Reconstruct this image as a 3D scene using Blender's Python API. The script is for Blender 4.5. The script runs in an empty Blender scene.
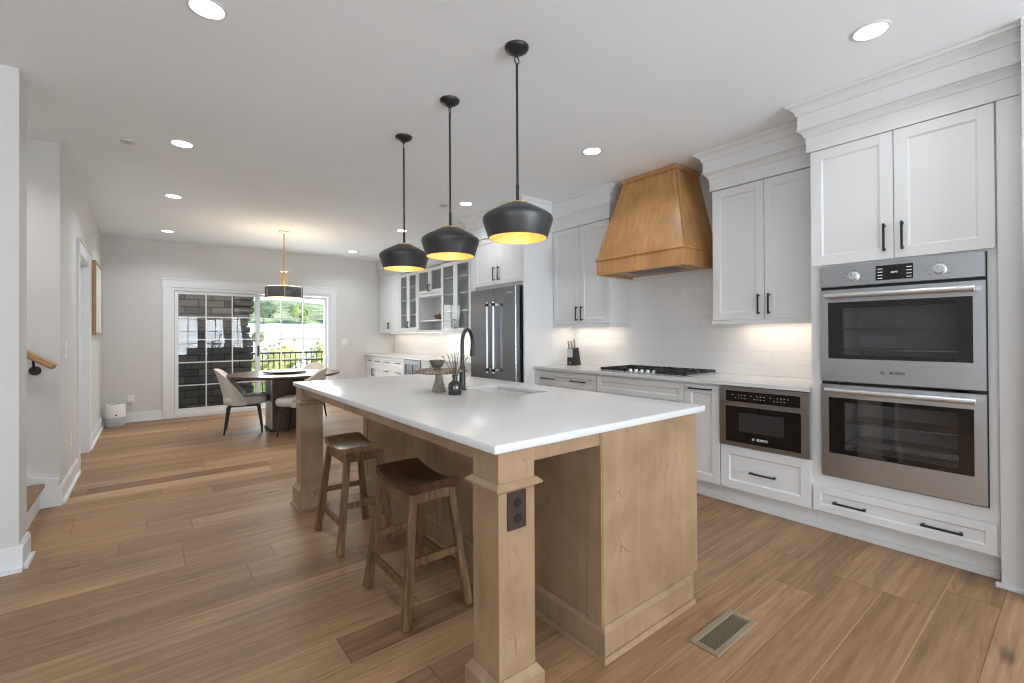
import bpy, bmesh, math, random
from mathutils import Vector, Matrix
random.seed(7)
SC = bpy.context.scene
COL = SC.collection
PI = math.pi

# ------------------------------------------------------------------ camera, world, sun, daylight, exposure
cam_d = bpy.data.cameras.new('camera')
cam = bpy.data.objects.new('camera', cam_d); COL.objects.link(cam)
FPX, CYPX = 458.12, 331.727
_yaw, _pit, _rol = [math.radians(a) for a in (38.4066, 0.3205, -0.3305)]
_f = Vector((math.sin(_yaw)*math.cos(_pit), math.cos(_yaw)*math.cos(_pit), math.sin(_pit)))
_r = Vector((math.cos(_yaw), -math.sin(_yaw), 0)); _u = _r.cross(_f)
_r2 = _r*math.cos(_rol) + _u*math.sin(_rol); _u2 = -_r*math.sin(_rol) + _u*math.cos(_rol)
cam.matrix_world = Matrix(((_r2.x, _u2.x, -_f.x, 0.0), (_r2.y, _u2.y, -_f.y, 0.0), (_r2.z, _u2.z, -_f.z, 1.27), (0, 0, 0, 1)))
cam_d.sensor_width = 36.0; cam_d.lens = FPX/1024*36.0
cam_d.shift_x = 0.0; cam_d.shift_y = -(341.5 - CYPX)/1024.0
cam_d.clip_start = 0.02; cam_d.clip_end = 600
SC.camera = cam

world = bpy.data.worlds.new('sky'); SC.world = world; world.use_nodes = True
wn = world.node_tree.nodes; wl = world.node_tree.links
bg = wn['Background']
wtc = wn.new('ShaderNodeTexCoord'); wsp = wn.new('ShaderNodeSeparateXYZ'); wcr = wn.new('ShaderNodeValToRGB')
wl.new(wtc.outputs['Generated'], wsp.inputs[0]); wl.new(wsp.outputs[2], wcr.inputs[0])
wcr.color_ramp.elements[0].position = 0.0; wcr.color_ramp.elements[0].color = (0.86, 0.93, 1.0, 1)
wcr.color_ramp.elements[1].position = 0.6; wcr.color_ramp.elements[1].color = (0.42, 0.64, 0.98, 1)
wl.new(wcr.outputs[0], bg.inputs[0]); bg.inputs[1].default_value = 1.15

sun_d = bpy.data.lights.new('sun', 'SUN'); sun_d.energy = 4.0; sun_d.angle = math.radians(1.5); sun_d.color = (1.0, 0.95, 0.86)
sun = bpy.data.objects.new('sun', sun_d); COL.objects.link(sun)
sun.rotation_euler = (math.radians(48), 0, math.radians(28))      # from behind the house, lights the view outside

def area(name, loc, rot, sx, sy, power, color=(1, 1, 1), spread=180):
    d = bpy.data.lights.new(name, 'AREA'); d.shape = 'RECTANGLE'; d.size = sx; d.size_y = sy; d.energy = power; d.color = color
    d.spread = math.radians(spread)
    o = bpy.data.objects.new(name, d); COL.objects.link(o); o.location = loc; o.rotation_euler = rot
    return o
BACK_Y = -4.0
# daylight through the rear windows; the two leftmost windows are added for light
DAY = (0.86, 0.94, 1.0)
for (wx0, wx1) in ((-3.4, -2.3), (-1.9, -0.5), (0.85, 1.55), (1.75, 2.45), (2.65, 3.1)):
    area('window_daylight', ((wx0+wx1)/2, BACK_Y-0.62, 1.30), (math.radians(128), 0, 0), wx1-wx0, 1.9, (150 if wx0 > 0 else 34)*(wx1-wx0), DAY)
# unseen side windows and their light, added to brighten the cabinet fronts
ADDED_SIDEW = ((-3.6, -2.2), (-2.1, -0.7))
for (wy0, wy1) in ADDED_SIDEW:
    area('added_side_daylight', (-4.55, (wy0+wy1)/2, 1.38), (0, math.radians(-112), 0), 1.9, wy1-wy0, 32*(wy1-wy0), DAY)
# daylight through the sliding glass door
area('door_daylight', (2.1, 9.12, 1.2), (math.radians(-84), 0, 0), 1.1, 1.6, 34, (0.96, 0.98, 1.0))

SC.view_settings.view_transform = 'Standard'
SC.view_settings.look = 'None'
SC.view_settings.gamma = 1.0
SC.view_settings.use_curve_mapping = False
SC.view_settings.exposure = 0.47
SC.cycles.use_denoising = True
SC.cycles.filter_width = 1.2
SC.cycles.max_bounces = 10
SC.cycles.diffuse_bounces = 6
SC.cycles.glossy_bounces = 5
SC.cycles.transparent_max_bounces = 12
SC.cycles.caustics_reflective = False
SC.cycles.caustics_refractive = False
SC.cycles.sample_clamp_indirect = 4.0

# ------------------------------------------------------------------ materials
def new_mat(name):
    m = bpy.data.materials.new(name); m.use_nodes = True
    return m, m.node_tree.nodes, m.node_tree.links, m.node_tree.nodes['Principled BSDF']

def paint(name, col, rough=0.5, metal=0.0, var=0.03, scale=6.0, bump=0.0, bscale=60.0, spec=0.5, stretch=(1, 1, 1), coat=0.0, emit=None, estr=0.0):
    m, n, l, p = new_mat(name)
    tc = n.new('ShaderNodeTexCoord'); mp = n.new('ShaderNodeMapping'); mp.inputs['Scale'].default_value = stretch
    l.new(tc.outputs['Object'], mp.inputs[0])
    nz = n.new('ShaderNodeTexNoise'); nz.inputs['Scale'].default_value = scale; nz.inputs['Detail'].default_value = 4
    l.new(mp.outputs[0], nz.inputs['Vector'])
    mr = n.new('ShaderNodeMapRange'); mr.inputs[1].default_value = 0.3; mr.inputs[2].default_value = 0.7
    mr.inputs[3].default_value = 1-var; mr.inputs[4].default_value = 1+var
    l.new(nz.outputs[0], mr.inputs[0])
    mx = n.new('ShaderNodeVectorMath'); mx.operation = 'SCALE'; mx.inputs[0].default_value = col[:3]
    l.new(mr.outputs[0], mx.inputs[3]); l.new(mx.outputs[0], p.inputs['Base Color'])
    p.inputs['Roughness'].default_value = rough; p.inputs['Metallic'].default_value = metal
    p.inputs['Specular IOR Level'].default_value = spec
    if coat: p.inputs['Coat Weight'].default_value = coat; p.inputs['Coat Roughness'].default_value = 0.1
    if bump:
        b = n.new('ShaderNodeBump'); b.inputs['Strength'].default_value = bump; b.inputs['Distance'].default_value = 0.01
        n2 = n.new('ShaderNodeTexNoise'); n2.inputs['Scale'].default_value = bscale
        l.new(mp.outputs[0], n2.inputs['Vector']); l.new(n2.outputs[0], b.inputs['Height']); l.new(b.outputs[0], p.inputs['Normal'])
    if emit:
        p.inputs['Emission Color'].default_value = (*emit, 1); p.inputs['Emission Strength'].default_value = estr
    return m

def wood(name, dark, light, grain=(14, 14, 1.0), rough=0.42, blotch=0.5, knots=0.0, lines=0.35, spec=0.4):
    """figured wood: long fine streaks along the least-scaled axis, soft blotches, optional cracks"""
    m, n, l, p = new_mat(name)
    tc = n.new('ShaderNodeTexCoord')
    mp = n.new('ShaderNodeMapping'); mp.inputs['Scale'].default_value = grain; l.new(tc.outputs['Object'], mp.inputs[0])
    a = n.new('ShaderNodeTexNoise'); a.inputs['Scale'].default_value = 2.6; a.inputs['Detail'].default_value = 6; a.inputs['Distortion'].default_value = 0.5
    l.new(mp.outputs[0], a.inputs['Vector'])
    b = n.new('ShaderNodeTexNoise'); b.inputs['Scale'].default_value = 3.2; b.inputs['Detail'].default_value = 3; b.inputs['Distortion'].default_value = 0.8
    l.new(tc.outputs['Object'], b.inputs['Vector'])
    mx = n.new('ShaderNodeMix'); mx.data_type = 'FLOAT'; mx.inputs[0].default_value = blotch
    l.new(a.outputs[0], mx.inputs[2]); l.new(b.outputs[0], mx.inputs[3])
    cr = n.new('ShaderNodeValToRGB')
    cr.color_ramp.elements[0].position = 0.28; cr.color_ramp.elements[0].color = (*dark, 1)
    cr.color_ramp.elements[1].position = 0.68; cr.color_ramp.elements[1].color = (*light, 1)
    l.new(mx.outputs[0], cr.inputs[0])
    out = cr.outputs[0]
    if lines:
        # fine figure lines: contour lines of a stretched noise
        w = n.new('ShaderNodeTexWave'); w.wave_type = 'BANDS'; w.bands_direction = 'X'
        w.inputs['Scale'].default_value = 0.35; w.inputs['Distortion'].default_value = 9.0; w.inputs['Detail'].default_value = 3; w.inputs['Detail Scale'].default_value = 0.6
        l.new(mp.outputs[0], w.inputs['Vector'])
        m2 = n.new('ShaderNodeMix'); m2.data_type = 'RGBA'; m2.blend_type = 'MULTIPLY'
        mr = n.new('ShaderNodeMapRange'); mr.inputs[3].default_value = 0.0; mr.inputs[4].default_value = lines*0.5
        l.new(w.outputs[1], mr.inputs[0]); l.new(mr.outputs[0], m2.inputs[0])
        l.new(out, m2.inputs[6]); m2.inputs[7].default_value = (*[d/max(1e-4, li)*0.9 for d, li in zip(dark, light)], 1)
        out = m2.outputs[2]
    if knots:
        # dark mineral streaks
        mp3 = n.new('ShaderNodeMapping'); mp3.inputs['Scale'].default_value = (5, 5, 1.3); mp3.inputs['Rotation'].default_value = (0.5, 0.6, 0.2)
        l.new(tc.outputs['Object'], mp3.inputs[0])
        c = n.new('ShaderNodeTexNoise'); c.inputs['Scale'].default_value = 1.7; c.inputs['Detail'].default_value = 2; c.inputs['Distortion'].default_value = 1.4
        l.new(mp3.outputs[0], c.inputs['Vector'])
        sub = n.new('ShaderNodeMath'); sub.operation = 'SUBTRACT'; sub.inputs[1].default_value = 0.5; l.new(c.outputs[0], sub.inputs[0])
        ab = n.new('ShaderNodeMath'); ab.operation = 'ABSOLUTE'; l.new(sub.outputs[0], ab.inputs[0])
        mr = n.new('ShaderNodeMapRange'); mr.inputs[1].default_value = 0.0; mr.inputs[2].default_value = 0.012; mr.inputs[3].default_value = knots; mr.inputs[4].default_value = 0.0
        l.new(ab.outputs[0], mr.inputs[0])
        g = n.new('ShaderNodeMapRange'); g.inputs[1].default_value = 0.52; g.inputs[2].default_value = 0.62; l.new(b.outputs[0], g.inputs[0])
        mu = n.new('ShaderNodeMath'); mu.operation = 'MULTIPLY'; l.new(mr.outputs[0], mu.inputs[0]); l.new(g.outputs[0], mu.inputs[1])
        m3 = n.new('ShaderNodeMix'); m3.data_type = 'RGBA'; l.new(mu.outputs[0], m3.inputs[0]); l.new(out, m3.inputs[6])
        m3.inputs[7].default_value = (*[d*0.35 for d in dark], 1)
        out = m3.outputs[2]
    l.new(out, p.inputs['Base Color'])
    p.inputs['Roughness'].default_value = rough; p.inputs['Specular IOR Level'].default_value = spec
    bp = n.new('ShaderNodeBump'); bp.inputs['Strength'].default_value = 0.05; bp.inputs['Distance'].default_value = 0.004
    l.new(a.outputs[0], bp.inputs['Height']); l.new(bp.outputs[0], p.inputs['Normal'])
    return m

def steel(name, col=(0.56, 0.57, 0.58), rough=0.27, axis=(1, 2, 160)):
    m, n, l, p = new_mat(name)
    tc = n.new('ShaderNodeTexCoord'); mp = n.new('ShaderNodeMapping'); mp.inputs['Scale'].default_value = axis; l.new(tc.outputs['Object'], mp.inputs[0])
    nz = n.new('ShaderNodeTexNoise'); nz.inputs['Scale'].default_value = 3; nz.inputs['Detail'].default_value = 3; l.new(mp.outputs[0], nz.inputs['Vector'])
    mr = n.new('ShaderNodeMapRange'); mr.inputs[3].default_value = rough-0.03; mr.inputs[4].default_value = rough+0.05
    l.new(nz.outputs[0], mr.inputs[0]); l.new(mr.outputs[0], p.inputs['Roughness'])
    p.inputs['Base Color'].default_value = (*col, 1); p.inputs['Metallic'].default_value = 1.0
    return m

def thin_glass(name, tint=(0.95, 0.97, 0.97), reflect=1.0, rough=0.0, ior=1.5):
    """one pane: part mirror by angle, the rest passes straight through"""
    m, n, l, p = new_mat(name); n.remove(p)
    out = n['Material Output']
    fr = n.new('ShaderNodeFresnel'); fr.inputs[0].default_value = ior
    mu = n.new('ShaderNodeMath'); mu.operation = 'MULTIPLY'; mu.inputs[1].default_value = reflect; mu.use_clamp = True; l.new(fr.outputs[0], mu.inputs[0])
    tr = n.new('ShaderNodeBsdfTransparent'); tr.inputs[0].default_value = (*tint, 1)
    gl = n.new('ShaderNodeBsdfGlossy'); gl.inputs['Roughness'].default_value = rough
    ge = n.new('ShaderNodeNewGeometry'); iv = n.new('ShaderNodeMath'); iv.operation = 'SUBTRACT'; iv.inputs[0].default_value = 1.0; l.new(ge.outputs['Backfacing'], iv.inputs[1])
    m2 = n.new('ShaderNodeMath'); m2.operation = 'MULTIPLY'; l.new(mu.outputs[0], m2.inputs[0]); l.new(iv.outputs[0], m2.inputs[1]); mu = m2
    mx = n.new('ShaderNodeMixShader'); l.new(mu.outputs[0], mx.inputs[0]); l.new(tr.outputs[0], mx.inputs[1]); l.new(gl.outputs[0], mx.inputs[2])
    l.new(mx.outputs[0], out.inputs[0])
    return m

def glow(name, col, strength):
    m, n, l, p = new_mat(name)
    p.inputs['Base Color'].default_value = (0.9, 0.9, 0.88, 1)
    p.inputs['Emission Color'].default_value = (*col, 1); p.inputs['Emission Strength'].default_value = strength
    return m

def floor_material():
    m, n, l, p = new_mat('oak_planks')
    def N(t, **k):
        x = n.new(t)
        for a, b in k.items(): setattr(x, a, b)
        return x
    def M(op, a, b=None, c=None):
        x = N('ShaderNodeMath', operation=op)
        for i, v in enumerate((a, b, c)):
            if v is None: continue
            if isinstance(v, (int, float)): x.inputs[i].default_value = v
            else: l.new(v, x.inputs[i])
        return x.outputs[0]
    g = N('ShaderNodeNewGeometry'); s = N('ShaderNodeSeparateXYZ'); l.new(g.outputs['Position'], s.inputs[0])
    X, Y = s.outputs[0], s.outputs[1]
    yv = M('DIVIDE', M('SUBTRACT', Y, 0.072), 0.19); row = M('FLOOR', yv); fy = M('FRACT', yv)
    w1 = N('ShaderNodeTexWhiteNoise', noise_dimensions='1D'); l.new(row, w1.inputs['W'])
    ln = M('MULTIPLY_ADD', M('FRACT', M('MULTIPLY', w1.outputs[0], 7.31)), 0.8, 1.25)
    xv = M('DIVIDE', M('MULTIPLY_ADD', w1.outputs[0], 6.0, X), ln); colm = M('FLOOR', xv); fx = M('FRACT', xv)
    cv = N('ShaderNodeCombineXYZ'); l.new(row, cv.inputs[0]); l.new(colm, cv.inputs[1])
    w2 = N('ShaderNodeTexWhiteNoise', noise_dimensions='2D'); l.new(cv.outputs[0], w2.inputs['Vector'])
    rnd = w2.outputs[0]
    sc = N('ShaderNodeSeparateColor'); l.new(w2.outputs[1], sc.inputs[0])
    cr = N('ShaderNodeValToRGB'); l.new(rnd, cr.inputs[0])
    e = cr.color_ramp.elements
    e[0].position = 0.0; e[0].color = (0.195, 0.104, 0.052, 1)
    e[1].position = 1.0; e[1].color = (0.385, 0.245, 0.14, 1)
    for pos, c in ((0.12, (0.265, 0.150, 0.077, 1)), (0.6, (0.303, 0.179, 0.095, 1)), (0.92, (0.338, 0.205, 0.113, 1))):
        q = e.new(pos); q.color = c
    # grain
    gv = N('ShaderNodeCombineXYZ'); l.new(M('MULTIPLY_ADD', rnd, 40, M('MULTIPLY', X, 1.6)), gv.inputs[0]); l.new(M('MULTIPLY', Y, 26), gv.inputs[1]); l.new(M('MULTIPLY', rnd, 30), gv.inputs[2])
    gn = N('ShaderNodeTexNoise'); gn.inputs['Scale'].default_value = 1.5; gn.inputs['Detail'].default_value = 7; gn.inputs['Distortion'].default_value = 0.4
    l.new(gv.outputs[0], gn.inputs['Vector'])
    # cathedral figure: contour lines of a slow noise
    cv2 = N('ShaderNodeCombineXYZ'); l.new(M('MULTIPLY_ADD', rnd, 23, M('MULTIPLY', X, 0.6)), cv2.inputs[0]); l.new(M('MULTIPLY', Y, 7), cv2.inputs[1]); l.new(M('MULTIPLY', rnd, 17), cv2.inputs[2])
    cn = N('ShaderNodeTexNoise'); cn.inputs['Scale'].default_value = 1.0; cn.inputs['Detail'].default_value = 2; cn.inputs['Distortion'].default_value = 0.25
    l.new(cv2.outputs[0], cn.inputs['Vector'])
    rings = M('SINE', M('MULTIPLY', cn.outputs[0], 140))
    # tone over the plank
    tn = N('ShaderNodeTexNoise'); tn.inputs['Scale'].default_value = 0.8; tn.inputs['Detail'].default_value = 2; l.new(cv2.outputs[0], tn.inputs['Vector'])
    f1 = M('MULTIPLY_ADD', gn.outputs[0], 1.25, 0.375)
    f2 = M('MULTIPLY_ADD', rings, 0.05, 1.0)
    f3 = M('MULTIPLY_ADD', tn.outputs[0], 0.8, 0.59)
    fac = M('MULTIPLY', M('MULTIPLY', f1, f2), f3)
    v = N('ShaderNodeVectorMath', operation='SCALE'); l.new(cr.outputs[0], v.inputs[0]); l.new(fac, v.inputs[3])
    # knots
    kv = N('ShaderNodeCombineXYZ'); l.new(M('MULTIPLY', X, 1.0), kv.inputs[0]); l.new(M('MULTIPLY', Y, 3.4), kv.inputs[1])
    vo = N('ShaderNodeTexVoronoi'); vo.inputs['Scale'].default_value = 1.1; l.new(kv.outputs[0], vo.inputs['Vector'])
    kd = M('ADD', vo.outputs['Distance'], M('MULTIPLY', M('SUBTRACT', gn.outputs[0], 0.5), 0.12))
    km = N('ShaderNodeMapRange'); km.inputs[1].default_value = 0.02; km.inputs[2].default_value = 0.10; km.inputs[3].default_value = 0.75; km.inputs[4].default_value = 0.0; l.new(kd, km.inputs[0])
    ksel = N('ShaderNodeSeparateColor'); l.new(vo.outputs['Color'], ksel.inputs[0])
    kk = M('MULTIPLY', km.outputs[0], M('GREATER_THAN', ksel.outputs[0], 0.55))
    mk = N('ShaderNodeMix', data_type='RGBA'); l.new(kk, mk.inputs[0]); l.new(v.outputs[0], mk.inputs[6]); mk.inputs[7].default_value = (0.06, 0.028, 0.014, 1)
    # seams: dark joints, some painted pale for light caught on the bevels
    ey = M('MINIMUM', fy, M('SUBTRACT', 1.0, fy)); sy = M('LESS_THAN', ey, 0.009)
    ex = M('MULTIPLY', M('MINIMUM', fx, M('SUBTRACT', 1.0, fx)), ln); sx = M('LESS_THAN', ex, 0.0022)
    w3 = N('ShaderNodeTexWhiteNoise', noise_dimensions='1D'); l.new(M('ROUND', yv), w3.inputs['W'])
    seamc = N('ShaderNodeMix', data_type='RGBA'); l.new(M('GREATER_THAN', w3.outputs[0], 0.5), seamc.inputs[0])
    seamc.inputs[6].default_value = (0.115, 0.062, 0.035, 1); seamc.inputs[7].default_value = (0.47, 0.31, 0.19, 1)
    ms = N('ShaderNodeMix', data_type='RGBA'); l.new(M('MULTIPLY', sy, 0.75), ms.inputs[0]); l.new(mk.outputs[2], ms.inputs[6]); l.new(seamc.outputs[2], ms.inputs[7])
    ms2 = N('ShaderNodeMix', data_type='RGBA'); l.new(M('MULTIPLY', sx, 0.7), ms2.inputs[0]); l.new(ms.outputs[2], ms2.inputs[6]); ms2.inputs[7].default_value = (0.10, 0.055, 0.03, 1)
    l.new(ms2.outputs[2], p.inputs['Base Color'])
    l.new(M('MULTIPLY_ADD', gn.outputs[0], 0.25, 0.34), p.inputs['Roughness'])
    p.inputs['Specular IOR Level'].default_value = 0.28
    h = M('SUBTRACT', M('MULTIPLY', gn.outputs[0], 0.25), M('MAXIMUM', sy, sx))
    b = N('ShaderNodeBump'); b.inputs['Strength'].default_value = 0.12; b.inputs['Distance'].default_value = 0.003
    l.new(h, b.inputs['Height']); l.new(b.outputs[0], p.inputs['Normal'])
    return m

def tile_material():
    m, n, l, p = new_mat('white_wall_tile')
    g = n.new('ShaderNodeNewGeometry'); s = n.new('ShaderNodeSeparateXYZ'); l.new(g.outputs['Position'], s.inputs[0])
    ad = n.new('ShaderNodeMath'); ad.operation = 'SUBTRACT'; ad.inputs[1].default_value = 0.918; l.new(s.outputs[2], ad.inputs[0])
    c = n.new('ShaderNodeCombineXYZ'); l.new(s.outputs[1], c.inputs[0]); l.new(ad.outputs[0], c.inputs[1])
    br = n.new('ShaderNodeTexBrick'); l.new(c.outputs[0], br.inputs['Vector'])
    br.offset = 0.5; br.inputs['Scale'].default_value = 1.0; br.inputs['Brick Width'].default_value = 0.40; br.inputs['Row Height'].default_value = 0.1
    br.inputs['Mortar Size'].default_value = 0.0016; br.inputs['Mortar Smooth'].default_value = 0.3; br.inputs['Bias'].default_value = 0.0
    br.inputs['Color1'].default_value = (0.83, 0.835, 0.84, 1); br.inputs['Color2'].default_value = (0.80, 0.805, 0.81, 1); br.inputs['Mortar'].default_value = (0.66, 0.66, 0.66, 1)
    l.new(br.outputs[0], p.inputs['Base Color']); p.inputs['Roughness'].default_value = 0.14
    nz = n.new('ShaderNodeTexNoise'); nz.inputs['Scale'].default_value = 7; l.new(c.outputs[0], nz.inputs['Vector'])
    mm = n.new('ShaderNodeMath'); mm.operation = 'MULTIPLY_ADD'; mm.inputs[1].default_value = 0.5; l.new(nz.outputs[0], mm.inputs[0])
    sb = n.new('ShaderNodeMath'); sb.operation = 'SUBTRACT'; sb.inputs[0].default_value = 1.0; l.new(br.outputs[1], sb.inputs[1]); l.new(sb.outputs[0], mm.inputs[2])
    b = n.new('ShaderNodeBump'); b.inputs['Strength'].default_value = 0.25; b.inputs['Distance'].default_value = 0.004
    l.new(mm.outputs[0], b.inputs['Height']); l.new(b.outputs[0], p.inputs['Normal'])
    return m

def stone_material():
    m, n, l, p = new_mat('porch_shaded_stone')
    g = n.new('ShaderNodeNewGeometry'); s = n.new('ShaderNodeSeparateXYZ'); l.new(g.outputs['Position'], s.inputs[0])
    c = n.new('ShaderNodeCombineXYZ')
    a = n.new('ShaderNodeMath'); a.operation = 'ADD'; l.new(s.outputs[0], a.inputs[0]); l.new(s.outputs[1], a.inputs[1])
    l.new(a.outputs[0], c.inputs[0]); l.new(s.outputs[2], c.inputs[1])
    br = n.new('ShaderNodeTexBrick'); l.new(c.outputs[0], br.inputs['Vector']); br.inputs['Scale'].default_value = 1.0
    br.inputs['Brick Width'].default_value = 0.42; br.inputs['Row Height'].default_value = 0.13; br.inputs['Mortar Size'].default_value = 0.008
    br.inputs['Color1'].default_value = (0.10, 0.08, 0.066, 1); br.inputs['Color2'].default_value = (0.04, 0.033, 0.028, 1); br.inputs['Mortar'].default_value = (0.012, 0.01, 0.009, 1)  # shade of the porch is put into these dark stone colours
    l.new(br.outputs[0], p.inputs['Base Color']); p.inputs['Roughness'].default_value = 0.9
    return m

WHITE = paint('white_cabinet_paint', (0.72, 0.73, 0.74), 0.38, var=0.008)
TRIM = paint('white_trim_paint', (0.73, 0.745, 0.765), 0.35, var=0.008)
WALLM = paint('warm_white_wall_paint', (0.62, 0.613, 0.60), 0.75, var=0.015, scale=3, bump=0.04, bscale=180)
CEIL = paint('ceiling_paint', (0.865, 0.912, 0.955), 0.85, var=0.01, scale=2, bump=0.05, bscale=120)
FLOOR = floor_material()
TILE = tile_material()
STONE = stone_material()
MAPLE = wood('natural_maple', (0.215, 0.132, 0.069), (0.37, 0.25, 0.152), (9, 9, 1.0), 0.42, 0.68, 0.5, 0.12)
HOODW = wood('stained_maple', (0.35, 0.172, 0.064), (0.61, 0.335, 0.14), (12, 12, 1.4), 0.33, 0.5, 0.0, 0.3)
SEATW = wood('stool_seat_wood', (0.016, 0.006, 0.003), (0.10, 0.038, 0.014), (14, 2.0, 14), 0.38, 0.35, 0.0, 0.5, spec=0.35)
SEATW_GLARE = wood('glare_stool_seat_wood', (0.07, 0.035, 0.014), (0.24, 0.13, 0.055), (14, 2.0, 14), 0.32, 0.35, 0.0, 0.5, spec=0.5)  # lighter copy of the seat wood, window glare put into the colour
LEGW = wood('stool_leg_wood', (0.04, 0.018, 0.006), (0.235, 0.125, 0.05), (22, 22, 1.5), 0.5, 0.4, 0.7, 0.5)
TABLEW = wood('walnut_table', (0.055, 0.034, 0.022), (0.14, 0.09, 0.06), (2, 14, 14), 0.3, 0.4, 0.0, 0.4)
OAKL = wood('light_oak', (0.33, 0.19, 0.088), (0.52, 0.335, 0.175), (14, 2, 14), 0.45, 0.4)
TREAD = wood('oak_tread', (0.17, 0.085, 0.04), (0.28, 0.155, 0.08), (14, 2, 14), 0.4, 0.4)
QUARTZ = paint('white_quartz', (0.63, 0.64, 0.65), 0.25, var=0.01, scale=2.5, spec=0.32)
BLACK = paint('black_metal', (0.012, 0.012, 0.013), 0.38, var=0.05, spec=0.5)
SHADEM = paint('black_shade_metal', (0.028, 0.030, 0.032), 0.38, var=0.1, spec=0.6)
GOLDIN = paint('gold_leaf_lining', (0.86, 0.60, 0.28), 0.38, metal=0.5, var=0.12, scale=25)
BRASS = paint('brushed_brass', (0.78, 0.54, 0.26), 0.3, metal=1.0, var=0.04)
STEEL = steel('brushed_steel', (0.58, 0.615, 0.66), 0.30)
STEELH = steel('satin_steel_bar', (0.78, 0.80, 0.82), 0.34, (2, 160, 2))
FSTEEL = steel('fridge_steel', (0.30, 0.325, 0.355), 0.22, (160, 160, 1))
DKSTEEL = paint('dark_grey_metal', (0.09, 0.09, 0.095), 0.35, metal=0.8, var=0.04)
BGLASS = paint('black_oven_glass', (0.006, 0.006, 0.007), 0.03, var=0.0, spec=0.9)
OVGLASS = thin_glass('oven_window_glass', (0.72, 0.72, 0.73), 2.2, 0.0, 1.5)
ENAMEL = paint('grey_oven_enamel', (0.6, 0.6, 0.61), 0.4, var=0.06)
CHROME = paint('chrome', (0.75, 0.75, 0.76), 0.1, metal=1.0, var=0.0)
GLASS = thin_glass('window_pane', (0.96, 0.98, 0.97), 0.65, 0.0, 1.5)
CABGLASS = thin_glass('cabinet_pane', (0.90, 0.92, 0.92), 1.0, 0.02, 1.45)
IRON = paint('cast_iron', (0.012, 0.012, 0.012), 0.5, var=0.2, scale=40, bump=0.1)
LENS = glow('lamp_lens', (1.0, 0.98, 0.95), 7.0)
WARMLENS = glow('warm_diffuser', (1.0, 0.80, 0.52), 2.6)
BULB = glow('warm_bulb', (1.0, 0.80, 0.5), 6.0)
LEDM = glow('warm_led_strip', (1.0, 0.85, 0.66), 3.0)
FABRIC = paint('oatmeal_boucle', (0.60, 0.57, 0.52), 0.9, var=0.06, scale=30, bump=0.25, bscale=220)
FABRICD = paint('grey_chair_lining', (0.20, 0.19, 0.18), 0.85, var=0.08, scale=30, bump=0.2, bscale=220)
PLASTIC = paint('white_plastic', (0.80, 0.79, 0.77), 0.4, var=0.01)
GREYP = paint('pale_grey_fabric', (0.52, 0.55, 0.60), 0.8, var=0.04, scale=80)
BRONZE = paint('dark_bronze_plate', (0.035, 0.022, 0.018), 0.35, var=0.1)
STONEW = wood('grey_marbled_stone', (0.10, 0.08, 0.055), (0.46, 0.39, 0.30), (22, 22, 7), 0.45, 0.6, 0.8, 0.6)
BOWLM = wood('dark_mottled_stone', (0.05, 0.045, 0.038), (0.26, 0.23, 0.19), (30, 30, 30), 0.35, 0.5, 0.8, 0.5)
SMOKEG = paint('smoked_glass', (0.02, 0.02, 0.022), 0.08, var=0.0, spec=0.7)
REED = paint('dark_reed', (0.09, 0.065, 0.05), 0.7)
VENTM = paint('bronze_vent', (0.33, 0.27, 0.19), 0.4, metal=0.4, var=0.05)
DARKV = paint('duct_shadow_dark', (0.035, 0.028, 0.022), 0.7)  # dark colour stands in for the shade down the duct
PRINT = paint('pale_print', (0.75, 0.73, 0.69), 0.4, var=0.12, scale=3)
DECO = wood('carved_brown_wood', (0.10, 0.045, 0.018), (0.33, 0.17, 0.07), (10, 10, 10), 0.5, 0.5)
LETTER = paint('black_lettering', (0.01, 0.01, 0.01), 0.4, var=0.0)
LETTERW = paint('white_lettering', (0.72, 0.72, 0.72), 0.4, var=0.0)
DIGIT = glow('display_digits', (0.85, 0.9, 1.0), 0.35)
SINKM = paint('white_sink_enamel', (0.74, 0.74, 0.74), 0.2, var=0.0)
DECK = wood('deck_boards', (0.10, 0.075, 0.055), (0.2, 0.16, 0.12), (2, 16, 16), 0.7, 0.3)
RAILM = paint('dark_rail_metal', (0.03, 0.026, 0.024), 0.5, var=0.05)
LAWN = paint('lawn_grass', (0.16, 0.24, 0.055), 0.95, var=0.35, scale=0.6)
FIELD = paint('overexposed_field', (0.80, 0.76, 0.66), 0.95, var=0.1, scale=0.08)  # pale colour stands in for the field's overexposed look
HILLM = paint('wooded_hill', (0.28, 0.32, 0.17), 0.95, var=0.6, scale=0.25)
LEAFS = [paint('green_leaves', (0.30, 0.37, 0.16), 0.7, var=0.5, scale=1.5), paint('yellow_green_leaves', (0.50, 0.50, 0.20), 0.7, var=0.4, scale=1.5),  # leaf colours paled to carry the overexposed outdoor look
         paint('dark_green_leaves', (0.15, 0.21, 0.12), 0.7, var=0.5, scale=1.0)]
BARK = paint('bark', (0.10, 0.07, 0.05), 0.9, var=0.3, scale=8)

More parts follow.
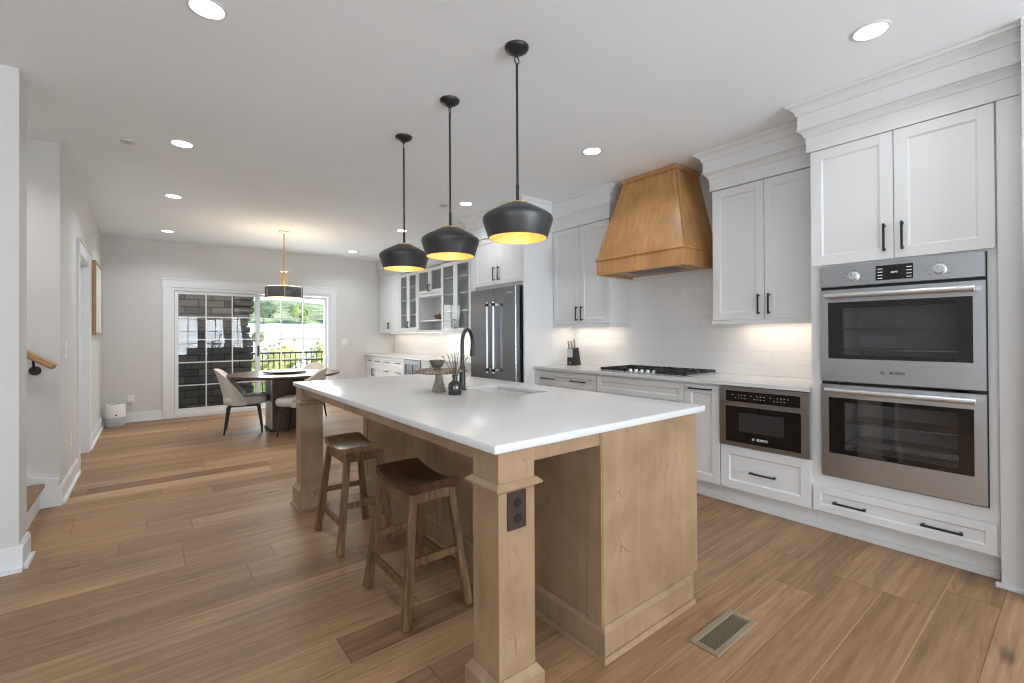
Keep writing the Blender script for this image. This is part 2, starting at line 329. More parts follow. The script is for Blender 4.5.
# ------------------------------------------------------------------ mesh builder
class MB:
    def __init__(self): self.bm = bmesh.new()
    def face_box(self, v8, bev=0.0, seg=1):
        bm = self.bm
        vs = [bm.verts.new(v) for v in v8]
        fs = [bm.faces.new([vs[i] for i in q]) for q in ((0, 3, 2, 1), (4, 5, 6, 7), (0, 1, 5, 4), (1, 2, 6, 5), (2, 3, 7, 6), (3, 0, 4, 7))]
        if bev > 0:
            es = list({e for f in fs for e in f.edges})
            bmesh.ops.bevel(bm, geom=es, offset=bev, segments=seg, profile=0.5, affect='EDGES', clamp_overlap=True)
        return self
    def box(self, x0, x1, y0, y1, z0, z1, bev=0.0, seg=1):
        return self.face_box([(x0, y0, z0), (x1, y0, z0), (x1, y1, z0), (x0, y1, z0), (x0, y0, z1), (x1, y0, z1), (x1, y1, z1), (x0, y1, z1)], bev, seg)
    def bar(self, p, q, w, d, up=(0, 0, 1), bev=0.0, w2=None, d2=None):
        """square bar from p to q; w across, d along the other side"""
        p, q = Vector(p), Vector(q); t = (q-p).normalized(); s = t.cross(Vector(up))
        if s.length < 1e-4: s = t.cross(Vector((1, 0, 0)))
        s.normalize(); n = s.cross(t)
        w2 = w if w2 is None else w2; d2 = d if d2 is None else d2
        a = [p - s*w/2 - n*d/2, p + s*w/2 - n*d/2, p + s*w/2 + n*d/2, p - s*w/2 + n*d/2]
        b = [q - s*w2/2 - n*d2/2, q + s*w2/2 - n*d2/2, q + s*w2/2 + n*d2/2, q - s*w2/2 + n*d2/2]
        return self.face_box(a+b, bev)
    def tube(self, pts, r, seg=12):
        bm = self.bm; pts = [Vector(p) for p in pts]
        rs = r if isinstance(r, (list, tuple)) else [r]*len(pts)
        rings = []; prev = None
        for i, p in enumerate(pts):
            t = (pts[min(i+1, len(pts)-1)] - pts[max(i-1, 0)]).normalized()
            if prev is None:
                s = t.cross(Vector((0, 0, 1)))
                if s.length < 1e-3: s = Vector((1, 0, 0))
            else: s = prev - t*prev.dot(t)
            s.normalize(); prev = s; n = t.cross(s)
            rings.append([bm.verts.new(p + (s*math.cos(2*PI*k/seg) + n*math.sin(2*PI*k/seg))*rs[i]) for k in range(seg)])
        for a, b in zip(rings, rings[1:]):
            for k in range(seg): bm.faces.new((a[k], a[(k+1) % seg], b[(k+1) % seg], b[k]))
        bm.faces.new(rings[0][::-1]); bm.faces.new(rings[-1])
        return self
    def lathe(self, prof, c=(0, 0, 0), seg=48, axis='z', cap=True):
        """turn (radius, height) pairs about an axis through c; r = 0 closes to a point"""
        bm = self.bm; rings = []
        def P(r, h, a):
            x, y = r*math.cos(a), r*math.sin(a)
            if axis == 'z': return (c[0]+x, c[1]+y, c[2]+h)
            if axis == 'x': return (c[0]+h, c[1]+x, c[2]+y)
            return (c[0]+x, c[1]+h, c[2]-y)
        for r, h in prof:
            if r < 1e-6: rings.append([bm.verts.new(P(0, h, 0))])
            else: rings.append([bm.verts.new(P(r, h, 2*PI*k/seg)) for k in range(seg)])
        for a, b in zip(rings, rings[1:]):
            for k in range(seg):
                k2 = (k+1) % seg
                if len(a) == 1 and len(b) == 1: continue
                if len(a) == 1: bm.faces.new((a[0], b[k2], b[k]))
                elif len(b) == 1: bm.faces.new((a[k], a[k2], b[0]))
                else: bm.faces.new((a[k], a[k2], b[k2], b[k]))
        if cap:
            for rg, rev in ((rings[0], True), (rings[-1], False)):
                if len(rg) > 1: bm.faces.new(rg[::-1] if rev else rg)
        return self
    def prism(self, pts, lo, hi, axis='z'):
        """outline pts (2-D) pushed from lo to hi along an axis: z -> (x,y), y -> (x,z), x -> (y,z)"""
        bm = self.bm
        def P(p, h): return {'z': (p[0], p[1], h), 'y': (p[0], h, p[1]), 'x': (h, p[0], p[1])}[axis]
        a = [bm.verts.new(P(p, lo)) for p in pts]; b = [bm.verts.new(P(p, hi)) for p in pts]
        n = len(pts)
        for k in range(n): bm.faces.new((a[k], a[(k+1) % n], b[(k+1) % n], b[k]))
        bm.faces.new(a[::-1]); bm.faces.new(b)
        return self
    def grid(self, rows):
        """rows of points -> quads"""
        bm = self.bm; v = [[bm.verts.new(p) for p in r] for r in rows]
        for a, b in zip(v, v[1:]):
            for k in range(len(a)-1): bm.faces.new((a[k], a[k+1], b[k+1], b[k]))
        return self
    def build(self, name, mat, parent=None, smooth=None, loc=None):
        bm = self.bm
        bmesh.ops.recalc_face_normals(bm, faces=bm.faces)
        o0 = Vector((0, 0, 0))
        if parent is not None:
            r = parent
            while r.parent is not None: r = r.parent
            o0 = Vector(r['_o'])
        elif loc is not None: o0 = Vector(loc)
        if o0.length > 0: bmesh.ops.translate(bm, vec=-o0, verts=bm.verts)
        me = bpy.data.meshes.new(name); bm.to_mesh(me); bm.free(); me.materials.append(mat)
        if smooth:
            for p in me.polygons: p.use_smooth = True
            me.set_sharp_from_angle(angle=math.radians(smooth))
        o = bpy.data.objects.new(name, me); COL.objects.link(o)
        if parent is not None: o.parent = parent
        else: o.location = o0
        return o

ROOTS = []
def tag(o, label, cat, group=None, kind=None):
    o['label'] = label; o['category'] = cat
    if group: o['group'] = group
    if kind: o['kind'] = kind
    return o
def thing(name, loc, label, cat, group=None, kind=None):
    o = bpy.data.objects.new(name, None); COL.objects.link(o); o.location = loc; o['_o'] = tuple(float(v) for v in loc)
    o.empty_display_size = 0.1
    ROOTS.append(o)
    return tag(o, label, cat, group, kind)
def single(name, mb, mat, loc, label, cat, group=None, kind=None, smooth=None):
    return tag(mb.build(name, mat, None, smooth, loc), label, cat, group, kind)
def dup(root, loc=None, rz=None, label=None):
    r = root.copy(); COL.objects.link(r)
    if loc is not None: r.location = loc
    if rz is not None: r.rotation_euler = (0, 0, rz)
    if label: r['label'] = label
    def rec(src, dst):
        for ch in list(src.children):
            c = ch.copy(); COL.objects.link(c); c.parent = dst
            rec(ch, c)
    rec(root, r)
    return r
def structure(name, mb, mat, label, cat, smooth=None):
    return tag(mb.build(name, mat, None, smooth), label, cat, None, 'structure')
def lamp_child(parent, name, loc, typ, energy, color=(1, 1, 1), size=0.1, **k):
    d = bpy.data.lights.new(name, typ); d.energy = energy; d.color = color
    if typ == 'AREA':
        d.shape = k.get('shape', 'DISK'); d.size = size; d.size_y = k.get('size_y', size); d.spread = math.radians(k.get('spread', 180))
    else: d.shadow_soft_size = size
    o = bpy.data.objects.new(name, d); COL.objects.link(o); o.parent = parent
    r = parent
    while r.parent is not None: r = r.parent
    o.location = Vector(loc) - Vector(r['_o'])
    if 'rot' in k: o.rotation_euler = k['rot']
    return o

# lettering
def lettering(body, parent, loc, rot, size, mat, name='lettering'):
    cu = bpy.data.curves.new(name, 'FONT'); cu.body = body; cu.size = size; cu.align_x = 'CENTER'; cu.align_y = 'CENTER'; cu.extrude = 0.0006; cu.offset = size*0.03
    cu.materials.append(mat)
    tmp = bpy.data.objects.new(name, cu); COL.objects.link(tmp)
    bpy.context.view_layer.update()
    me = bpy.data.meshes.new_from_object(tmp.evaluated_get(bpy.context.evaluated_depsgraph_get()))
    bpy.data.objects.remove(tmp, do_unlink=True); bpy.data.curves.remove(cu)
    me.materials.clear(); me.materials.append(mat)
    o = bpy.data.objects.new(name, me); COL.objects.link(o); o.parent = parent
    r = parent
    while r.parent is not None: r = r.parent
    o.location = Vector(loc) - Vector(r['_o']); o.rotation_euler = rot
    return o
FACE_X = (PI/2, 0, -PI/2)          # lettering that faces -X

# ------------------------------------------------------------------ room shell
CZ = 2.74; FARY = 8.85; LX = -0.53; KX = 3.95
structure('floor', MB().box(-4.2, 4.1, BACK_Y-0.2, FARY+0.05, -0.08, 0.0), FLOOR, 'wide brown oak plank floor running across the whole room', 'floor')
structure('ceiling', MB().box(-4.2, 4.1, BACK_Y-0.2, FARY+0.12, CZ, CZ+0.1), CEIL, 'flat pale grey ceiling over the whole room', 'ceiling')

# far wall with the sliding door opening
DX0, DX1, DZ1 = 0.272, 2.665, 2.03
w = MB().box(LX-0.13, DX0, FARY, FARY+0.15, 0, CZ).box(DX1, KX+0.1, FARY, FARY+0.15, 0, CZ).box(DX0, DX1, FARY, FARY+0.15, DZ1, CZ)
structure('wall_far', w, WALLM, 'warm white far wall around the sliding glass door', 'wall')
# kitchen wall and the return that ends it beside the camera
structure('wall_right', MB().box(KX, KX+0.12, BACK_Y, FARY, 0, CZ), WALLM, 'long kitchen wall behind cabinets and range hood', 'wall')
structure('wall_return', MB().box(3.205, KX, BACK_Y, 0.19, 0, CZ), TRIM, 'white wall end beside the tall oven cabinet at right edge', 'wall')
# left wall with the cased doorway
DY0, DY1, DDZ = 5.97, 6.84, 2.06
w = MB().box(LX-0.14, LX, 4.86, DY0, 0, CZ).box(LX-0.14, LX, DY1, FARY, 0, CZ).box(LX-0.14, LX, DY0, DY1, DDZ, CZ)
structure('wall_left', w, WALLM, 'left wall with white doorway and hanging picture', 'wall')
structure('wall_stair', MB().box(-3.4, LX-0.14, 4.86, 5.0, 0, CZ), WALLM, 'wall behind the stair handrail at far left', 'wall')
structure('wall_column', MB().box(-4.1, LX-0.025, 3.63, 3.83, 0, CZ), WALLM, 'wall end like a column at left edge before the stairs', 'wall')
structure('wall_stairwell_end', MB().box(-3.5, -3.4, 3.83, 5.0, 0, CZ), WALLM, 'end wall of the stairwell behind the column', 'wall')
w = MB(); ys = BACK_Y
for a, b in ADDED_SIDEW:
    w.box(-4.2, -4.1, ys, a, 0, CZ).box(-4.2, -4.1, a, b, 0, 0.45).box(-4.2, -4.1, a, b, 2.4, CZ); ys = b
w.box(-4.2, -4.1, ys, 3.83, 0, CZ)
structure('wall_living', w, WALLM, 'left wall with added windows in the room behind the camera', 'wall')
for i, (a, b) in enumerate(ADDED_SIDEW):
    w = MB(); t = 0.035
    w.box(-4.19, -4.13, a, a+t, 0.45, 2.4).box(-4.19, -4.13, b-t, b, 0.45, 2.4).box(-4.19, -4.13, a+t, b-t, 0.45, 0.45+t).box(-4.19, -4.13, a+t, b-t, 2.4-t, 2.4)
    ym = (a+b)/2; w.box(-4.18, -4.14, ym-0.012, ym+0.012, 0.45+t, 2.4-t)
    for zz in (0.93, 1.42, 1.91): w.box(-4.178, -4.142, a+t, b-t, zz-0.012, zz+0.012)
    structure('window_%d' % (i+8), w, TRIM, 'unseen white gridded window added for light in the side wall behind the camera, number %d from the back' % (i+1), 'window')
# wall behind the camera, with windows, the first two added for light
WINS = ((-3.4, -2.3), (-1.9, -0.5), (0.85, 1.55), (1.75, 2.45), (2.65, 3.1))
w = MB(); xs = -4.2
for a, b in WINS:
    w.box(xs, a, BACK_Y-0.12, BACK_Y, 0, CZ).box(a, b, BACK_Y-0.12, BACK_Y, 0, 0.5).box(a, b, BACK_Y-0.12, BACK_Y, 2.4, CZ); xs = b
w.box(xs, KX, BACK_Y-0.12, BACK_Y, 0, CZ)
structure('wall_back', w, WALLM, 'wall with tall windows behind the camera', 'wall')
for i, (a, b) in enumerate(WINS):
    w = MB(); t = 0.035
    w.box(a, a+t, BACK_Y-0.1, BACK_Y-0.04, 0.5, 2.4).box(b-t, b, BACK_Y-0.1, BACK_Y-0.04, 0.5, 2.4).box(a+t, b-t, BACK_Y-0.1, BACK_Y-0.04, 0.5, 0.5+t).box(a+t, b-t, BACK_Y-0.1, BACK_Y-0.04, 2.4-t, 2.4)
    xm = (a+b)/2; w.box(xm-0.012, xm+0.012, BACK_Y-0.09, BACK_Y-0.06, 0.5+t, 2.4-t)
    for zz in (0.97, 1.45, 1.93): w.box(a+t, b-t, BACK_Y-0.088, BACK_Y-0.062, zz-0.012, zz+0.012)
    structure('window_%d' % (i+2), w, TRIM, 'white gridded window in the wall behind the camera, first two added for light, number %d from its end' % (i+1), 'window')

# baseboards: board, top bead and shoe moulding, pushed along a wall
def base_y(w, x, y0, y1, s):      # along Y, on the wall face x, thickness toward s
    a = lambda t: sorted((x, x+s*t))
    w.box(*a(0.016), y0, y1, 0, 0.125).box(*a(0.011), y0, y1, 0.125, 0.14).box(*a(0.034), y0, y1, 0, 0.02)
def base_x(w, y, x0, x1, s):
    a = lambda t: sorted((y, y+s*t))
    w.box(x0, x1, *a(0.016), 0, 0.125).box(x0, x1, *a(0.011), 0.125, 0.14).box(x0, x1, *a(0.034), 0, 0.02)
w = MB(); base_y(w, LX, 4.862, DY0-0.1, 1); base_y(w, LX, DY1+0.1, FARY, 1)
structure('baseboard_left', w, TRIM, 'white baseboard along the left wall either side of doorway', 'baseboard')
w = MB(); base_x(w, FARY, LX+0.035, DX0-0.11, -1); base_x(w, FARY, DX1+0.11, 3.36, -1)
structure('baseboard_far', w, TRIM, 'white baseboard along the far wall beside sliding door', 'baseboard')
w = MB(); base_x(w, 3.63, -4.0, LX-0.009, -1); base_y(w, LX-0.025, 3.63, 3.84, 1)
structure('baseboard_column', w, TRIM, 'white baseboard wrapped round the column at left edge', 'baseboard')

# stairs going up to the left behind the column
st = thing('staircase', (-0.62, 4.35, 0), 'white staircase with brown treads rising behind left column', 'staircase', kind='structure')
for k in range(4):
    x = -0.63 - 0.27*k; z = 0.19*(k+1)
    MB().box(x-0.27, x, 3.86, 4.80, z-0.19, z-0.032).build('riser', TRIM, st)
    MB().box(x-0.27, x+0.028, 3.865, 4.795, z-0.03, z, 0.006, 2).build('tread', TREAD, st)
MB().prism([(LX+0.016, 0), (LX+0.016, 0.14), (LX-0.005, 0.14), (LX-0.005, 0.2), (-0.66, 0.23), (-1.9, 1.12), (-1.9, 0)], 4.825, 4.858, 'y').build('skirt_board', TRIM, st)
hr = thing('handrail', (-0.6, 4.78, 1.0), 'oak handrail on black bracket mounted on stair wall at left', 'handrail')
MB().bar((-1.75, 4.785, 1.90), (-0.545, 4.785, 1.045), 0.045, 0.05, bev=0.01).build('rail', OAKL, hr)
MB().tube([(-0.66, 4.785, 1.10), (-0.66, 4.80, 1.05), (-0.66, 4.848, 1.02)], 0.008).lathe([(0.0, -0.008), (0.034, -0.008), (0.034, 0.0), (0, 0)], (-0.66, 4.857, 1.02), 24, 'y').build('bracket', BLACK, hr, 40)

# left doorway: casing, jambs, closed slab set back
d2 = thing('door_2', (LX, 6.4, 0), 'white door in cased doorway on the left wall', 'door', kind='structure')
w = MB().box(LX, LX+0.02, DY0-0.09, DY0+0.005, 0, DDZ).box(LX, LX+0.02, DY1-0.005, DY1+0.09, 0, DDZ).box(LX, LX+0.024, DY0-0.10, DY1+0.10, DDZ, DDZ+0.115).box(LX, LX+0.034, DY0-0.112, DY1+0.112, DDZ+0.115, DDZ+0.135)
w.build('casing', TRIM, d2)
MB().box(LX-0.138, LX, DY0, DY0+0.02, 0, DDZ).box(LX-0.138, LX, DY1-0.02, DY1, 0, DDZ).box(LX-0.138, LX, DY0+0.02, DY1-0.02, DDZ-0.02, DDZ).build('jamb', TRIM, d2)
sl = MB().box(LX-0.125, LX-0.09, DY0+0.022, DY1-0.022, 0.01, DDZ-0.022).build('door_slab', TRIM, d2)
MB().lathe([(0, 0), (0.022, 0), (0.022, 0.008), (0.01, 0.012), (0.01, 0.035), (0.026, 0.045), (0.026, 0.06), (0, 0.07)], (LX-0.09, DY0+0.09, 0.95), 20, 'x').build('door_knob', BLACK, sl, 40)

# ------------------------------------------------------------------ sliding glass door in the far wall
d1 = thing('door_1', (1.475, FARY, 0), 'white sliding glass door with gridded panes in the far wall', 'door', kind='structure')
cw = 0.105
MB().box(DX0-cw, DX0, FARY-0.022, FARY, 0, DZ1).box(DX1, DX1+cw, FARY-0.022, FARY, 0, DZ1).box(DX0-cw-0.01, DX1+cw+0.01, FARY-0.028, FARY, DZ1, DZ1+0.115).box(DX0-cw-0.022, DX1+cw+0.022, FARY-0.04, FARY, DZ1+0.115, DZ1+0.135).build('casing', TRIM, d1)
MB().box(DX0, DX0+0.04, FARY-0.01, FARY+0.14, 0, DZ1).box(DX1-0.04, DX1, FARY-0.01, FARY+0.14, 0, DZ1).box(DX0+0.04, DX1-0.04, FARY-0.01, FARY+0.14, DZ1-0.045, DZ1).build('jamb_frame', TRIM, d1)
MB().box(DX0+0.04, DX1-0.04, FARY-0.02, FARY+0.14, 0.0, 0.035).build('sill', TRIM, d1)
def sash(x0, x1, yc, n, stile=0.045, bot=0.09, mun=0.0075):
    z0, z1 = 0.04, DZ1-0.05
    o = MB().box(x0, x0+stile, yc-0.018, yc+0.018, z0, z1).box(x1-stile, x1, yc-0.018, yc+0.018, z0, z1).box(x0+stile, x1-stile, yc-0.018, yc+0.018, z0, z0+bot).box(x0+stile, x1-stile, yc-0.018, yc+0.018, z1-stile, z1).build('sash', TRIM, d1)
    gx0, gx1, gz0, gz1 = x0+stile, x1-stile, z0+bot, z1-stile
    MB().box(gx0, gx1, yc-0.003, yc+0.003, gz0, gz1).build('pane', GLASS, o)
    m = MB()
    for k in range(1, 3):
        x = gx0+(gx1-gx0)*k/3; m.box(x-mun, x+mun, yc-0.010, yc+0.010, gz0, gz1)
    for k in range(1, 5):
        z = gz0+(gz1-gz0)*k/5; m.box(gx0, gx1, yc-0.0095, yc+0.0095, z-mun, z+mun)
    m.build('muntins', TRIM, o)
    return o
sa = sash(DX0+0.045, 1.50, FARY+0.03, 3)
sb = sash(1.44, DX1-0.045, FARY+0.085, 3)
MB().box(1.455, 1.485, FARY-0.03, FARY+0.012, 0.92, 1.10, 0.006).build('door_handle', BLACK, sa)

# ------------------------------------------------------------------ shaker fronts, bar pulls, crowns
def shaker(w, xf, y0, y1, z0, z1, fr=0.062, th=0.02, rec=0.009, panel=True):
    w.box(xf, xf+th, y0, y0+fr, z0, z1, 0.0016).box(xf, xf+th, y1-fr, y1, z0, z1, 0.0016)
    w.box(xf, xf+th, y0+fr, y1-fr, z0, z0+fr, 0.0016).box(xf, xf+th, y0+fr, y1-fr, z1-fr, z1, 0.0016)
    if panel:
        w.box(xf+rec, xf+th, y0+fr-0.002, y1-fr+0.002, z0+fr-0.002, z1-fr+0.002)
        b = 0.008     # small sloped bead round the panel
        a = (y0+fr, y1-fr, z0+fr, z1-fr)
        for q in (((a[0], a[2]), (a[1], a[2]), (a[1]-b, a[2]+b), (a[0]+b, a[2]+b)), ((a[1], a[2]), (a[1], a[3]), (a[1]-b, a[3]-b), (a[1]-b, a[2]+b)),
                  ((a[1], a[3]), (a[0], a[3]), (a[0]+b, a[3]-b), (a[1]-b, a[3]-b)), ((a[0], a[3]), (a[0], a[2]), (a[0]+b, a[2]+b), (a[0]+b, a[3]-b))):
            vs = [w.bm.verts.new((xf+0.003 if i < 2 else xf+rec-0.0005, p[0], p[1])) for i, p in enumerate(q)]
            w.bm.faces.new(vs)
    return w
def pull_v(parent, xf, y, z0, z1, r=0.0055):
    return MB().box(xf-0.034, xf-0.034+2*r, y-r, y+r, z0, z1, 0.0015).box(xf-0.026, xf, y-r, y+r, z0+0.006, z0+0.018).box(xf-0.026, xf, y-r, y+r, z1-0.018, z1-0.006).build('handle', BLACK, parent)
def pull_h(parent, xf, y0, y1, z, r=0.0055):
    return MB().box(xf-0.034, xf-0.034+2*r, y0, y1, z-r, z+r, 0.0015).box(xf-0.026, xf, y0+0.004, y0+0.016, z-r, z+r).box(xf-0.026, xf, y1-0.016, y1-0.004, z-r, z+r).build('handle', BLACK, parent)
def door(parent, xf, y0, y1, z0, z1, hy=None, hz=None, name='door', fr=0.062):
    o = shaker(MB(), xf, y0, y1, z0, z1, fr).build(name, WHITE, parent)
    if hy is not None: pull_v(o, xf, hy, *hz)
    return o
def glass_door(parent, xf, y0, y1, z0, z1, hy=None, hz=None, fr=0.055):
    o = shaker(MB(), xf, y0, y1, z0, z1, fr, panel=False).build('door', WHITE, parent)
    MB().box(xf+0.009, xf+0.013, y0+fr-0.002, y1-fr+0.002, z0+fr-0.002, z1-fr+0.002).build('pane', CABGLASS, o)
    if hy is not None: pull_v(o, xf, hy, *hz)
    return o
def drawer(parent, xf, y0, y1, z0, z1, handles=(), hz=None, fr=0.05):
    o = shaker(MB(), xf, y0, y1, z0, z1, fr).build('drawer', WHITE, parent)
    for a, b in handles: pull_h(o, xf, a, b, hz)
    return o
CROWN = [(0.0, 2.428), (0.014, 2.428), (0.014, 2.524), (0.021, 2.524), (0.021, 2.531), (0.024, 2.540), (0.032, 2.553), (0.043, 2.562), (0.043, 2.568), (0.055, 2.568), (0.055, 2.574), (0.050, 2.580), (0.050, 2.668), (0.058, 2.668), (0.058, 2.676), (0.062, 2.690), (0.073, 2.704), (0.088, 2.714), (0.088, 2.720), (0.100, 2.720), (0.104, 2.728), (0.104, CZ-0.001)]
def crown(parent, xf, y0, y1, end0=True, end1=True, back=KX-0.003, meet=None):
    """mitred crown: profile carried round the front and the free ends"""
    w = MB(); rows = []
    for off, z in CROWN:
        r = []
        a0 = y0-off if end0 else y0; a1 = y1+off if end1 else y1
        bk = back if meet is None else meet-off
        if end0: r.append((bk, a0, z))
        r += [(xf-off, a0, z), (xf-off, a1, z)]
        if end1: r.append((bk, a1, z))
        rows.append(r)
    w.grid(rows)
    # solid core behind the mouldings
    w.box(xf+0.004, back, y0+0.002, y1-0.002, 2.43, CZ-0.002)
    return w.build('crown_molding', WHITE, parent)

# ------------------------------------------------------------------ kitchen wall: tall oven cabinet
XD = 3.34                          # face of the base and tall fronts
tall = thing('tall_oven_cabinet', (3.65, 0.70, 0), 'tall white cabinet housing the double wall oven', 'cabinet')
OY0, OY1, OZ0, OZ1 = 0.326, 1.060, 0.371, 1.680
w = MB().box(XD+0.018, KX-0.004, 0.286, OY0-0.003, 0.13, 2.43).box(XD+0.018, KX-0.004, OY1+0.003, 1.118, 0.13, 2.43)
w.box(XD+0.018, KX-0.004, OY0-0.003, OY1+0.003, 0.298, OZ0-0.003).box(XD+0.02, KX-0.004, OY0-0.003, OY1+0.003, OZ1+0.003, 2.43).box(XD+0.02, KX-0.004, OY0-0.003, OY1+0.003, 0.13, 0.296)
w.build('carcass', WHITE, tall)
MB().box(XD+0.09, KX-0.004, 0.294, 1.118, 0, 0.13).box(XD+0.070, XD+0.09, 0.294, 1.118, 0, 0.030).build('toe_kick', WHITE, tall)
door(tall, XD-0.002, 0.694, 1.110, 1.692, 2.425, 0.733, (1.735, 1.895))
door(tall, XD-0.002, 0.292, 0.690, 1.692, 2.425, 0.652, (1.735, 1.895))
drawer(tall, XD-0.002, 0.297, 1.112, 0.140, 0.294, ((0.83, 0.998), (0.417, 0.586)), 0.214, 0.042)
crown(tall, XD+0.004, 0.1925, 1.118, False, True, meet=3.62)
# narrow panel that closes the run on the right
pn = thing('pantry_panel', (3.6, 0.24, 0), 'tall white end panel right of the double oven', 'panel')
MB().box(XD-0.01, KX-0.004, 0.1925, 0.284, 0.0, 2.425, 0.002).build('panel', WHITE, pn)
MB().box(XD-0.045, XD-0.01, 0.1925, 0.302, 0, 0.02, 0.003).build('shoe_molding', WHITE, pn)

# double oven
ov = thing('double_wall_oven', (3.6, 0.693, OZ0), 'stainless steel double wall oven with black glass doors', 'oven')
XO = 3.33
MB().box(XO+0.03, XO+0.055, OY0, OY1, OZ0, OZ1).box(XO+0.055, KX-0.06, OY0+0.01, OY0+0.02, OZ0, OZ1).box(XO+0.055, KX-0.06, OY1-0.02, OY1-0.01, OZ0, OZ1).box(KX-0.06, KX-0.05, OY0+0.01, OY1-0.01, OZ0, OZ1)
# frame built with openings: top, mid and bottom rails
fr = MB()
def ring(w, x0, x1, y0, y1, z0, z1, a, b, c, d):
    w.box(x0, x1, y0, a, z0, z1).box(x0, x1, b, y1, z0, z1).box(x0, x1, a, b, z0, c).box(x0, x1, a, b, d, z1)
ring(fr, XO+0.03, XO+0.05, OY0, OY1, OZ0, OZ1, OY0+0.07, OY1-0.07, OZ0+0.12, OZ1-0.26)
fr.build('chassis', BLACK, ov)
def oven_door(z0, z1, gz0, gz1, wz0, wz1, hz):
    gy0, gy1, wy0, wy1 = 0.374, 1.018, 0.434, 0.940
    w = MB(); ring(w, XO, XO+0.028, OY0+0.002, OY1-0.002, z0, z1, gy0, gy1, gz0, gz1)
    o = w.build('oven_door', STEEL, ov)
    w = MB(); ring(w, XO+0.002, XO+0.026, gy0, gy1, gz0, gz1, wy0, wy1, wz0, wz1); w.build('black_glass', BGLASS, o)
    MB().box(XO+0.004, XO+0.008, wy0, wy1, wz0, wz1).build('window_pane', OVGLASS, o)
    hb = MB().tube([(XO-0.048, 0.362, hz), (XO-0.048, 1.022, hz)], 0.0155, 16)
    for yy in (0.385, 1.0): hb.box(XO-0.044, XO, yy-0.012, yy+0.012, hz-0.009, hz+0.009)
    hb.build('door_handle', STEELH, o, 40)
    c = MB(); x1 = XO+0.42     # cavity: five sides
    c.box(XO+0.052, x1, wy0-0.03, wy0-0.02, wz0-0.03, wz1+0.03).box(XO+0.052, x1, wy1+0.02, wy1+0.03, wz0-0.03, wz1+0.03)
    c.box(XO+0.052, x1, wy0-0.02, wy1+0.02, wz0-0.03, wz0-0.02).box(XO+0.052, x1, wy0-0.02, wy1+0.02, wz1+0.02, wz1+0.03).box(x1, x1+0.01, wy0-0.03, wy1+0.03, wz0-0.03, wz1+0.03)
    c.build('cavity', ENAMEL, ov)
    for rz in (wz0+0.03, wz0+0.16):
        r = MB()
        for k in range(9):
            xx = XO+0.07+0.04*k; r.tube([(xx, wy0-0.015, rz), (xx, wy1+0.015, rz)], 0.0028, 6)
        r.tube([(XO+0.065, wy0-0.01, rz), (XO+0.40, wy0-0.01, rz)], 0.003, 6).tube([(XO+0.065, wy1+0.01, rz), (XO+0.40, wy1+0.01, rz)], 0.003, 6)
        r.build('oven_rack', CHROME, ov, 40)
    return o
ud = oven_door(0.968, 1.533, 1.108, 1.455, 1.132, 1.430, 1.492)
ld = oven_door(OZ0+0.008, 0.948, 0.522, 0.868, 0.548, 0.842, 0.914)
cp = MB().box(XO, XO+0.03, OY0+0.002, OY1-0.002, 1.551, OZ1-0.001, 0.002).build('control_panel', STEEL, ov)
MB().box(XO-0.001, XO+0.004, 0.607, 0.776, 1.571, 1.656).build('display', BGLASS, cp)
dg = MB()
for yy in (0.625, 0.755):
    for k in range(4): dg.box(XO-0.0016, XO-0.001, yy-0.011, yy+0.011, 1.581+0.018*k, 1.5838+0.018*k)
dg.build('display_lettering', DIGIT, cp)
lettering('AUTO', cp, (XO-0.0015, 0.690, 1.613), FACE_X, 0.011, DIGIT, 'display_text')
for yy in (0.883, 0.5):
    k = MB().lathe([(0.030, 0.0), (0.030, -0.004), (0.0245, -0.006), (0.0225, -0.030), (0.020, -0.033), (0, -0.033)], (XO, yy, 1.606), 32, 'x').build('knob', STEELH, cp, 40)
    MB().box(XO-0.036, XO-0.032, yy-0.003, yy+0.003, 1.606, 1.626).build('knob_grip', CHROME, k)
mk = MB()
for yc in (0.883, 0.5):
    for a in (40, 80, 100, 140, 0, 180, 220, 320):
        yy = yc+0.050*math.cos(math.radians(a)); zz = 1.606+0.036*math.sin(math.radians(a)); mk.box(XO-0.0006, XO+0.0002, yy-0.006, yy+0.006, zz-0.001, zz+0.001)
mk.build('dial_lettering', LETTER, cp)
lettering('BOSCH', ud, (XO-0.0006, 0.683, 1.034), FACE_X, 0.021, LETTER)
def badge(parent, x, y, z, r, mat):
    w = MB()
    for a, b in ((r, r*0.82), ):
        n = 24
        rows = [[(x, y+q*math.cos(2*PI*k/n), z+q*math.sin(2*PI*k/n)) for k in range(n+1)] for q in (a, b)]
        w.grid(rows)
    w.box(x-0.0004, x+0.0004, y-r*0.5, y-r*0.3, z-r*0.6, z+r*0.6).box(x-0.0004, x+0.0004, y+r*0.3, y+r*0.5, z-r*0.6, z+r*0.6).box(x-0.0004, x+0.0004, y-r*0.3, y+r*0.3, z-r*0.1, z+r*0.1)
    return w.build('emblem', mat, parent)
badge(ud, XO-0.0007, 0.748, 1.034, 0.011, LETTER)

